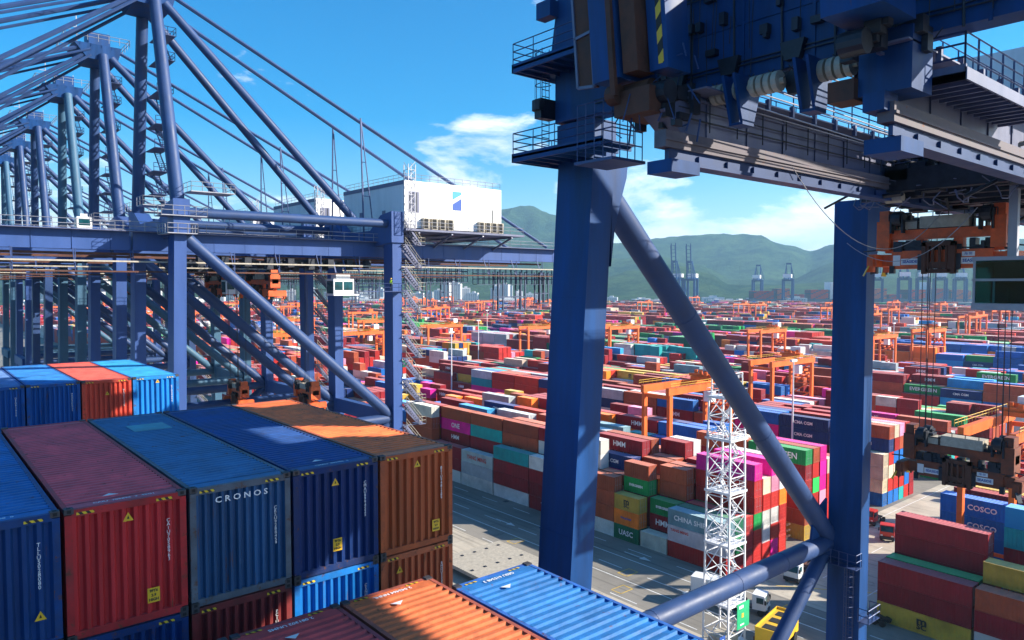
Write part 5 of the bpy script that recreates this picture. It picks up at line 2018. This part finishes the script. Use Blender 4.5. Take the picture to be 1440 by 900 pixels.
mb = MB()
for i in range(4):
    mb.beam(sq(0)[i], sq(HM_)[i], 0.2)
mb.build('mast_posts', M['mast'], lt)
mb = MB()
nb_ = 13
for k in range(nb_):
    z0, z1 = HM_ * k / nb_, HM_ * (k + 1) / nb_
    a, b_ = sq(z0), sq(z1)
    for i in range(4):
        j = (i + 1) % 4
        mb.beam(b_[i], b_[j], 0.10)
        if k % 2:
            mb.beam(a[i], b_[j], 0.085)
        else:
            mb.beam(a[j], b_[i], 0.085)
        if k % 3 == 0:
            mb.beam(a[i], b_[j], 0.07)
            mb.beam(a[j], b_[i], 0.07)
mb.build('lattice_braces', M['mast'], lt)
for z in (6.5, 14.5, 21.5, 28.5, HM_):
    mb = MB()
    h = B0 / 2 - 0.1
    mb.box(-h, h, -h, -h + 1.5, z, z + 0.08).box(-h, h, h - 1, h, z, z + 0.08).box(-h, -h + .9, -h, h, z + .002, z + 0.09)
    mb.box(-h - 0.15, h + 0.15, -h - 0.15, -h, z - 0.15, z + 0.15).box(-h - 0.15, -h, -h, h + 0.15, z - 0.15, z + 0.15)
    railing(mb, [(-h, -h, z), (h, -h, z), (h, h, z), (-h, h, z), (-h, -h, z)], 1.1, 0.9, 0.035)
    mb.build('mast_platform', M['mast'], lt)
mb = MB()
for k in range(9):
    z = HM_ * k / 9
    s_ = 1 if k % 2 else -1
    mb.beam((0.3, -1.2 * s_, z), (0.3, 1.2 * s_, z + HM_ / 9), 0.06, 0.2)
    mb.beam((0.9, -1.2 * s_, z), (0.9, 1.2 * s_, z + HM_ / 9), 0.06, 0.2)
    for q in range(12):
        f = q / 12
        mb.box(0.3, 0.9, (-1.2 + 2.4 * f) * s_ - .1, (-1.2 + 2.4 * f) * s_ + .1, z + HM_ / 9 * f, z + HM_ / 9 * f + 0.04)
mb.build('mast_stairs', M['mast'], lt)
mb = MB()
for x in (-1.4, 1.4):
    for y in (-1.4, 1.4):
        mb.beam((x, y, HM_), (x, y, HM_ + 3.2), 0.12)
for z in (HM_ + 1.6, HM_ + 3.2):
    for a, b_ in (((-1.4, -1.4), (1.4, -1.4)), ((1.4, -1.4), (1.4, 1.4)), ((1.4, 1.4), (-1.4, 1.4)), ((-1.4, 1.4), (-1.4, -1.4))):
        mb.beam((*a, z), (*b_, z), 0.1)
mb.build('head_frame', M['mast'], lt)
for i, (x, y) in enumerate(((-1.6, -1.2), (-1.6, -0.3), (-1.6, 0.6), (-1.2, -1.6), (-0.3, -1.6), (0.6, -1.6))):
    for z in (HM_ + 1.2, HM_ + 2.6):
        MB().box(x - .18, x + .18, y - .3, y + .3, z, z + 0.42).build('floodlight', M['railc'], lt)
g_ = MB().box(-0.2, 2.6, -2.16, -2.08, 3.2, 6.6).build('green_board', M['green'], lt)
MB().box(0.2, 1.2, -2.18, -2.16, 5.9, 6.3).box(0.5, 1.4, -2.18, -2.16, 3.6, 3.8).build('board_marking', M['letter'], g_)
MB().box(0.8, 1.3, -2.18, -2.16, 4.6, 5.2).build('board_marking', M['ypaint'], g_)
mb = MB()
for x in (-3.6, -2.9, 3.2, 3.7):
    mb.tube((x, -2.6, 0), (x, -2.6, 1.5), 0.12, 8)
mb.build('guard_post', M['rust'], lt)
MB().box(-1.5, 1.4, -1.3, 1.4, 0, 1.9).build('base_cabinet', M['beige'], lt)

# slim light poles standing in the yard
pole = MB().tube((0, 0, 0), (0, 0, 31), 0.32, 8, 0.16).box(-1.2, 1.2, -0.3, 0.3, 30.6, 31.1).mesh('light_pole', M['mast'])
for i, (x, y, lab) in enumerate(((163.3, 230, 'slim white light pole right of the stair tower'), (230, 300, 'slim white light pole left of the big crane leg'), (297, 210, 'slim white light pole between brace and second leg'), (163.3, 90, 'slim light pole before the second leg'), (330, 420, 'slim far light pole above the green containers'), (364, 150, 'slim light pole right of the second leg'))):
    tag(obj('light_pole', pole, None, (x, y, 0)), lab, 'light pole', 'slim light poles in the yard')

# ------------------------------------------------------------------ vehicles


def truck(x, y, rz, colour, label, trailer=None, grp='terminal trucks on the cross road', cabc=None):
    t = thing('terminal_truck', label, 'truck', (x, y, 0), rz, grp)
    # local: front towards +x
    ch = MB().box(-3.2, 2.6, -0.5, 0.5, 0.7, 1.0).box(2.4, 2.75, -1.25, 1.25, 0.45, 1.0).build('chassis', M['dark'], t)
    mb = MB().prism([(0.7, 0.95), (2.6, 0.95), (2.75, 1.9), (2.45, 3.1), (0.7, 3.2)], 'y', -1.22, 1.22)
    c_ = mb.build('cab', M[colour], t)
    MB().prism([(2.77, 1.95), (2.79, 1.95), (2.52, 2.95), (2.50, 2.95)], 'y', -1.08, 1.08).build('windscreen', M['glass'], c_)
    MB().box(1.3, 2.3, -1.25, -1.23, 1.95, 2.8).box(1.3, 2.3, 1.23, 1.25, 1.95, 2.8).build('side_window', M['glass'], c_)
    MB().box(2.72, 2.78, -1.1, -0.7, 1.1, 1.35).box(2.72, 2.78, 0.7, 1.1, 1.1, 1.35).build('headlight', M['white'], c_)
    MB().box(2.5, 2.75, -1.5, -1.3, 2.0, 2.6).box(2.5, 2.75, 1.3, 1.5, 2.0, 2.6).build('mirror', M['black'], c_)
    for wx in (1.9, -1.4, -2.5):
        for wy in (-1.0, 1.0):
            MB().tube((wx, wy - 0.17, 0.5), (wx, wy + 0.17, 0.5), 0.5, 14).build('wheel', M['black'], t)
    if trailer:
        LT = 14.5 if trailer == 'empty' else 9.0
        tl = MB().box(-LT, -0.6, -0.45, -0.25, 1.15, 1.5).box(-LT, -0.6, 0.25, 0.45, 1.15, 1.5)
        for k in range(6):
            tl.box(-LT + .1 + k * (LT - 1) / 5, -LT + .4 + k * (LT - 1) / 5, -1.22, 1.22, 1.2, 1.45)
        tt = tl.build('trailer_frame', M['rust' if trailer == 'empty' else 'dark'], t)
        for wx in (-LT + 3.5, -LT + 2.2, -LT + 0.9):
            for wy in (-1.0, 1.0):
                MB().tube((wx, wy - 0.2, 0.5), (wx, wy + 0.2, 0.5), 0.5, 12).build('wheel', M['black'], tt)
    return t


truck(145.5, 60.2, R(200), 'red', 'red terminal tractor with black windscreen alone on the cross road', None)
truck(152.5, 66.0, R(180), 'red', 'red truck with white cab roof half hidden by the second crane leg', None)
truck(113.5, 61.2, R(187), 'white', 'white terminal tractor pulling an empty brown skeletal trailer', 'empty')
t_ = truck(96.6, 59.6, R(-72), 'white', 'white truck carrying a pale box, behind the white lattice mast', 'load')
MB().box(-8.6, -1.0, -1.2, 1.2, 1.5, 3.9).build('cargo_box', M['white'], t_)
truck(107.5, 47.0, R(90), 'white', 'white truck partly hidden at the right side of the second leg', None)
# parked skeletal trailers stacked beside block two
st = thing('skeletal_trailer', 'stack of brown skeletal trailers between two container stacks', 'trailer', (127.6, 74, 0), 0)
for k in range(3):
    mb = MB().box(-0.45, -0.25, -3, 9, 1.2 + k * 1.1, 1.5 + k * 1.1).box(0.25, 0.45, -3, 9, 1.2 + k * 1.1, 1.5 + k * 1.1)
    for j in range(5):
        mb.box(-1.2, 1.2, -3 + j * 2.8, -2.7 + j * 2.8, 1.2 + k * 1.1, 1.5 + k * 1.1)
    mb.build('trailer_frame', M['rust'], st)
mb = MB()
for j in (-2, 0, 6, 7.3):
    mb.tube((-1.1, j, 0.5), (1.1, j, 0.5), 0.5, 10)
mb.build('wheel', M['black'], st)

# yellow machine at the mast's foot
ym = thing('yellow_work_vehicle', 'orange yellow machine with openings in its roof at the bottom edge', 'vehicle', (90.2, 51.4, 0), R(10))
MB().box(-4, 4, -1.5, 1.5, 1.0, 3.3).build('body', M['yellow'], ym)
mb = MB()
for k in range(3):
    mb.box(-3.2 + k * 2.4, -1.8 + k * 2.4, -0.9, 0.9, 3.3, 3.36)
mb.build('roof_opening', M['black'], ym)
MB().box(-4.05, -3.9, -1.5, 1.5, 3.3, 3.6).box(3.9, 4.05, -1.5, 1.5, 3.3, 3.6).box(-4, 4, -1.55, -1.45, 3.3, 3.6).box(-4, 4, 1.45, 1.55, 3.3, 3.6).build('roof_rail', M['yellow'], ym)
for wx in (-2.6, 2.6):
    for wy in (-1.4, 1.4):
        MB().tube((wx, wy - 0.25, 0.65), (wx, wy + 0.25, 0.65), 0.65, 14).build('wheel', M['black'], ym)
# blue direction boards
for (x, y, lab) in ((80.5, 53.5, 'small blue board beside the foot of the white mast'), (104.5, 47.2, 'small blue board at the right of the second crane leg')):
    t_ = thing('blue_sign', lab, 'sign', (x, y, 0))
    MB().tube((0, 0, 0), (0, 0, 2.2), 0.06, 6).build('post', M['railc'], t_)
    b_ = MB().box(-0.6, 0.6, -0.05, 0, 2.0, 3.4).build('board', M['letterb'], t_)
    MB().box(-0.25, 0.25, -0.06, -0.05, 2.4, 3.0).build('symbol', M['letter'], b_)
# hatch cover lying on the quay
hc = thing('hatch_cover', 'pale steel hatch cover lying flat on the quay behind the orange containers', 'hatch cover', (71, 88, 0))
MB().box(0, 13.5, 0, 16, 0.9, 1.5).build('cover_plate', M['beige'], hc)
mb = MB()
for k in range(6):
    for j in range(2):
        mb.box(0.5 + k * 2.4, 1.0 + k * 2.4, 0.5 + j * 14, 1.2 + j * 14, 0, 0.9)
mb.build('support', M['rust'], hc)
mb = MB()
for k in range(15):
    mb.box(0.3 + k * 0.92, 0.5 + k * 0.92, -0.12, 0.0, 1.0, 1.9)
for k in range(5):
    for j in range(3):
        mb.box(0.8 + k * 2.7, 1.25 + k * 2.7, 1 + j * 6.5, 1.45 + j * 6.5, 1.5, 1.6)
mb.build('lashing_socket', M['dark'], hc)

# drains and cable pit covers sunk in the roadway
mb = MB()
rr = random.Random(41)
for k in range(46):
    x, y = rr.choice([30.5, 52, 63.5, 80, 96.3, 103.8]) + rr.uniform(-.3, .3), -20 + k * 5.2
    mb.box(x, x + 1.1, y, y + 1.1, 0.0, 0.02)
for k in range(20):
    mb.tube((110 + k * 9, 49.6, 0.0), (110 + k * 9, 49.6, 0.021), 0.5, 12)
struct('pit_covers', mb, M['dark'])

# ------------------------------------------------------------------ worker on the nearest row crane
def person(x, y, z, rz, label):
    me = bpy.data.meshes.new('person')
    J = {'pel': (0, 0, .95), 'wst': (0, 0, 1.12), 'chs': (0, 0, 1.38), 'nk': (0, 0.0, 1.52), 'hd': (0.02, 0, 1.62), 'top': (0.02, 0, 1.75),
         'lh': (0, .1, .9), 'lk': (.02, .12, .5), 'la': (0, .12, .08), 'lf': (.16, .13, .04), 'rh': (0, -.1, .9), 'rk': (.03, -.12, .5), 'ra': (0, -.13, .08), 'rf': (.16, -.14, .04),
         'ls': (0, .2, 1.44), 'le': (.05, .27, 1.17), 'lw': (.22, .24, 1.03), 'lhn': (.3, .22, 1.02), 'rs': (0, -.2, 1.44), 're': (.05, -.27, 1.17), 'rw': (.22, -.24, 1.03), 'rhn': (.3, -.22, 1.02)}
    E = [('pel', 'wst'), ('wst', 'chs'), ('chs', 'nk'), ('nk', 'hd'), ('hd', 'top'), ('pel', 'lh'), ('lh', 'lk'), ('lk', 'la'), ('la', 'lf'), ('pel', 'rh'), ('rh', 'rk'), ('rk', 'ra'), ('ra', 'rf'),
         ('chs', 'ls'), ('ls', 'le'), ('le', 'lw'), ('lw', 'lhn'), ('chs', 'rs'), ('rs', 're'), ('re', 'rw'), ('rw', 'rhn')]
    RAD = {'pel': .15, 'wst': .14, 'chs': .17, 'nk': .06, 'hd': .105, 'top': .08, 'lh': .1, 'rh': .1, 'lk': .065, 'rk': .065, 'la': .045, 'ra': .045, 'lf': .04, 'rf': .04, 'ls': .07, 'rs': .07, 'le': .05, 're': .05, 'lw': .035, 'rw': .035, 'lhn': .04, 'rhn': .04}
    ks = list(J)
    me.from_pydata([J[k] for k in ks], [(ks.index(a), ks.index(b)) for a, b in E], [])
    me.materials.append(M['cloth'])
    o = obj('person', me, None, (x, y, z), (0, 0, rz))
    sk = o.modifiers.new('skin', 'SKIN')
    for i, k in enumerate(ks):
        me.skin_vertices[0].data[i].radius = (RAD[k], RAD[k])
    me.skin_vertices[0].data[0].use_root = True
    sb = o.modifiers.new('sub', 'SUBSURF')
    sb.levels = sb.render_levels = 1
    tag(o, label, 'person')
    MB().tube((0, 0, 0.98), (0, 0, 1.5), 0.22, 10, 0.2).build('vest', M['hivis'], o)
    MB().tube((0.02, 0, 1.70), (0.02, 0, 1.83), 0.14, 10, 0.08).build('hard_hat', M['yellow'], o)
    MB().tube((0.10, 0, 1.58), (0.10, 0, 1.68), 0.06, 8).build('face', M['skin'], o)
    return o


person(54.9, 92.2, 47.9, R(200), 'person in lime hi-vis vest standing on the platform of the nearest row crane')
MB().box(50, 57, -12.0, -10.6, 47.75, 47.85).build('leg_walkway', M['rail'], cr0)
mb = MB()
railing(mb, [(57, -12.0, 47.85), (50, -12.0, 47.85), (50, -10.6, 47.85)], 1.1, 1.2, 0.04)
mb.build('leg_walkway_railing', M['rail'], cr0)

# ------------------------------------------------------------------ far side of the port: cranes, ship, city


def fcrane(up):
    out = []
    mb = MB()
    for x in (0, 30):
        for y in (0, 18):
            mb.box(x - 1.9, x + 1.9, y - 1.9, y + 1.9, 0, 56)
    mb.box(-1, 31, -1, 1, 14, 17).box(-1, 31, 17, 19, 14, 17).box(-1, 1, -1, 19, 52, 56).box(29, 31, -1, 19, 52, 56)
    mb.beam((1, 0, 52), (29, 0, 17), 1.3).beam((1, 18, 52), (29, 18, 17), 1.3)
    out.append(('portal_legs', mb, 'crane'))
    mb = MB().box(-4, 58, 4, 6, 55, 58.5).box(-4, 58, 12, 14, 55, 58.5)
    out.append(('girder', mb, 'crane'))
    if up:
        for y in (5, 13):
            pass
        mb = MB()
        for y in (5, 13):
            mb.beam((-3, y, 58), (-14, y, 122), 1.6, 1.2)
            mb.beam((-6, y, 58), (-19, y, 118), 1.0, 1.0)
        for k in range(9):
            z = 62 + k * 7
            mb.beam((-3.5 - k * 1.2, 5, z), (-3.5 - k * 1.2, 13, z), 0.8)
            mb.beam((-3.5 - k * 1.2, 5, z), (-7 - k * 1.3, 5, z + 5), 0.7)
    else:
        mb = MB().box(-62, -4, 4, 5.6, 55, 57.5).box(-62, -4, 12, 13.6, 55, 57.5)
    out.append(('boom', mb, 'crane'))
    mb = MB()
    for y in (2, 16):
        mb.beam((0, y, 56), (3, y + (3 if y < 9 else -3), 88), 1.4)
        mb.beam((4, y + (3 if y < 9 else -3), 88), (30, y, 57), 1.0)
        mb.beam((4, y + (3 if y < 9 else -3), 88), (14, y, 57), 0.8)
        if not up:
            mb.beam((2, y + (3 if y < 9 else -3), 88), (-34, y, 58), 0.6)
            mb.beam((2, y + (3 if y < 9 else -3), 88), (-58, y, 57), 0.6)
    mb.box(-1, 6, 4, 14, 86, 89.5)
    out.append(('mast', mb, 'crane'))
    out.append(('machinery_house', MB().box(20, 44, 1, 17, 58.5, 66), 'white'))
    return [(n_, m_.mesh(n_, M[k_])) for n_, m_, k_ in out]


FUP, FDN = fcrane(True), fcrane(False)
FB = [(955, 1600, 1, 'raised'), (976, 1620, 1, 'raised'), (1102, 1750, 0, ''), (1190, 1800, 0, ''), (1262, 1500, 0, ''), (1288, 1520, 0, ''), (1312, 1560, 0, ''), (1340, 1600, 0, ''), (1400, 1700, 0, ''), (1225, 1640, 0, ''), (1060, 1900, 0, '')]
LBS = ['distant crane with raised boom, left one of the pair below the ridge', 'distant crane with raised boom, right one of the pair below the ridge', 'distant crane with white house between the pair and the second leg', 'distant crane touching the left edge of the second leg', 'distant crane right of the second leg, first of the cluster',
       'distant crane right of the second leg, second of the cluster', 'distant crane right of the second leg, third of the cluster', 'distant crane behind the cab, fourth of the cluster', 'distant crane at the right edge behind the cab', 'distant crane just past the right side of the second leg', 'farthest small crane left of the loaded ship']
for (px, f, up, _), lab in zip(FB, LBS):
    r_ = (px - 720) / 1033 * f
    x, y = r_ * CY_ + f * CX_, -r_ * CX_ + f * CY_
    t = thing('distant_quay_crane', lab, 'crane', (x, y, 0), R(205 if not up else 25), 'quay cranes on the far side of the port')
    t.scale = (1.15, 1.15, 1.15)
    for n_, me in (FUP if up else FDN):
        obj(n_, me, t)
# container ship beyond
r_ = (1140 - 720) / 1033 * 1850
x, y = r_ * CY_ + 1850 * CX_, -r_ * CX_ + 1850 * CY_
fs_ = thing('distant_container_ship', 'dark loaded container ship beyond the yard under the hills', 'ship', (x, y, 0), R(-40.1))
MB().prism([(-150, 0), (150, 0), (165, 16), (-160, 16)], 'y', -22, 22).build('hull', M['hull'], fs_)
for k, (a, b_, h, cn) in enumerate(((-150, -95, 38, 'maroon'), (-92, -60, 44, 'brown'), (-55, -20, 30, 'maroon'), (-8, 40, 42, 'dark red'), (52, 95, 44, 'maroon'), (100, 150, 40, 'brown'))):
    mb = MB()
    for i in range(int((b_ - a) / 6.2)):
        for j in range(int((h - 16) / 2.9)):
            if (i * 7 + j * 3 + k) % 5:
                mb.box(a + i * 6.2, a + i * 6.2 + 5.9, -20, 20, 16 + j * 2.9, 18.8 + j * 2.9)
    q = mb.build('container_stack', M['box'], fs_)
    q.color = (*PAL[cn], 1)
    mb = MB().box(a, b_ - 1, -19.5, 19.5, 16, h - 3)
    q = mb.build('container_stack', M['box'], fs_)
    q.color = (0.04, 0.05, 0.12, 1)
MB().box(41, 50, -18, 18, 16, 58).box(43, 47, -22, 22, 54, 57).build('bridge', M['white'], fs_)

f2 = copy_tree(fs_)
r_ = (1275 - 720) / 1033 * 1850
f2.location = (r_ * CY_ + 1850 * CX_, -r_ * CX_ + 1850 * CY_, 0)
f2['label'] = 'loaded container ship far right of the second crane leg, behind the crane cluster'
fs_['label'] = 'dark loaded container ship beyond the yard, left of the second crane leg'

# city at the foot of the hills
def tower(px, f, w_, h, i, lab=None):
    r_ = (px - 720) / 1033 * f
    x, y = r_ * CY_ + f * CX_, -r_ * CX_ + f * CY_
    mb = MB().box(-w_ / 2, w_ / 2, -w_ / 3, w_ / 3, 0, h).box(-w_ / 6, w_ / 6, -w_ / 6, w_ / 6, h, h + 4)
    t = mb.build('apartment_tower', M['city'], None, (x, y, 0))
    t.rotation_euler = (0, 0, R(-40.1 + rr.uniform(-20, 20)))
    tag(t, lab or 'pale apartment tower at the foot of the hills', 'building', 'pale buildings at the foot of the hills')
    mb = MB()
    z = 4
    while z < h - 3:
        n_ = int(w_ / 6)
        for k in range(n_):
            xx = -w_ / 2 + 2 + k * (w_ - 4) / max(1, n_ - 0) 
            mb.box(xx, xx + 3.2, -w_ / 3 - 0.3, w_ / 3 + 0.3, z, z + 1.7)
        z += 3.4
    mb.build('windows', M['window'], t)
    return t


rr = random.Random(31)
for i, (px, w_, h) in enumerate(((628, 22, 92), (637, 22, 98), (644, 20, 88), (655, 24, 70), (617, 26, 60), (588, 30, 46), (604, 20, 52), (701, 26, 84), (710, 24, 86), (716, 20, 80), (697, 26, 70), (730, 18, 55), (666, 26, 48), (575, 30, 44), (520, 30, 60), (535, 26, 66), (505, 24, 55), (310, 24, 80), (322, 24, 86), (332, 24, 70), (350, 30, 60), (140, 26, 70), (60, 30, 60), (80, 24, 74), (20, 30, 66), (410, 26, 60), (440, 26, 66), (465, 30, 52), (745, 20, 44), (190, 24, 70), (220, 28, 60), (100, 28, 62), (40, 22, 80), (755, 22, 40), (860, 34, 26), (900, 40, 20), (1060, 40, 18), (1000, 40, 22))):
    tower(px, 2050 + rr.uniform(-60, 60), w_, h * 0.62, i)
for i in range(46):
    px = rr.uniform(20, 1300)
    tower(px, 1950 + rr.uniform(-150, 100), rr.uniform(25, 60), rr.uniform(6, 20), i, 'low pale building between yard and hills')

# ------------------------------------------------------------------ sea-air haze
hz = bpy.data.materials.new('haze')
hz.use_nodes = True
t = hz.node_tree
t.nodes.clear()
o_ = N(t, 'ShaderNodeOutputMaterial')
v = N(t, 'ShaderNodeVolumePrincipled')
v.inputs['Color'].default_value = (0.42, 0.74, 1.0, 1)
v.inputs['Density'].default_value = 0.000115
v.inputs['Anisotropy'].default_value = 0.2
t.links.new(v.outputs[0], o_.inputs['Volume'])
hb_ = MB().box(-2600, 9500, -2600, 9500, -9, 620)
ho = hb_.build('haze', hz)
ho['kind'] = 'stuff'

for o in COL.objects:
    if o.parent and o.name.split('.')[0] in ('conduits', 'hinge_pipes', 'girder_conduits', 'trolley_pipes', 'cladding_joint', 'headblock', 'trolley_machinery', 'hinge_gear', 'hydraulic_gear', 'headblock_gear', 'beam_fittings', 'lattice_braces', 'conduits', 'hinge_pipes', 'girder_conduits', 'trolley_pipes', 'cladding_joint', 'air_conditioner_grille', 'girder_stiffeners', 'tray_hangers', 'lower_stowage', 'lashing_bridge', 'windows', 'locking_bars'):
        o['kind'] = 'stuff'
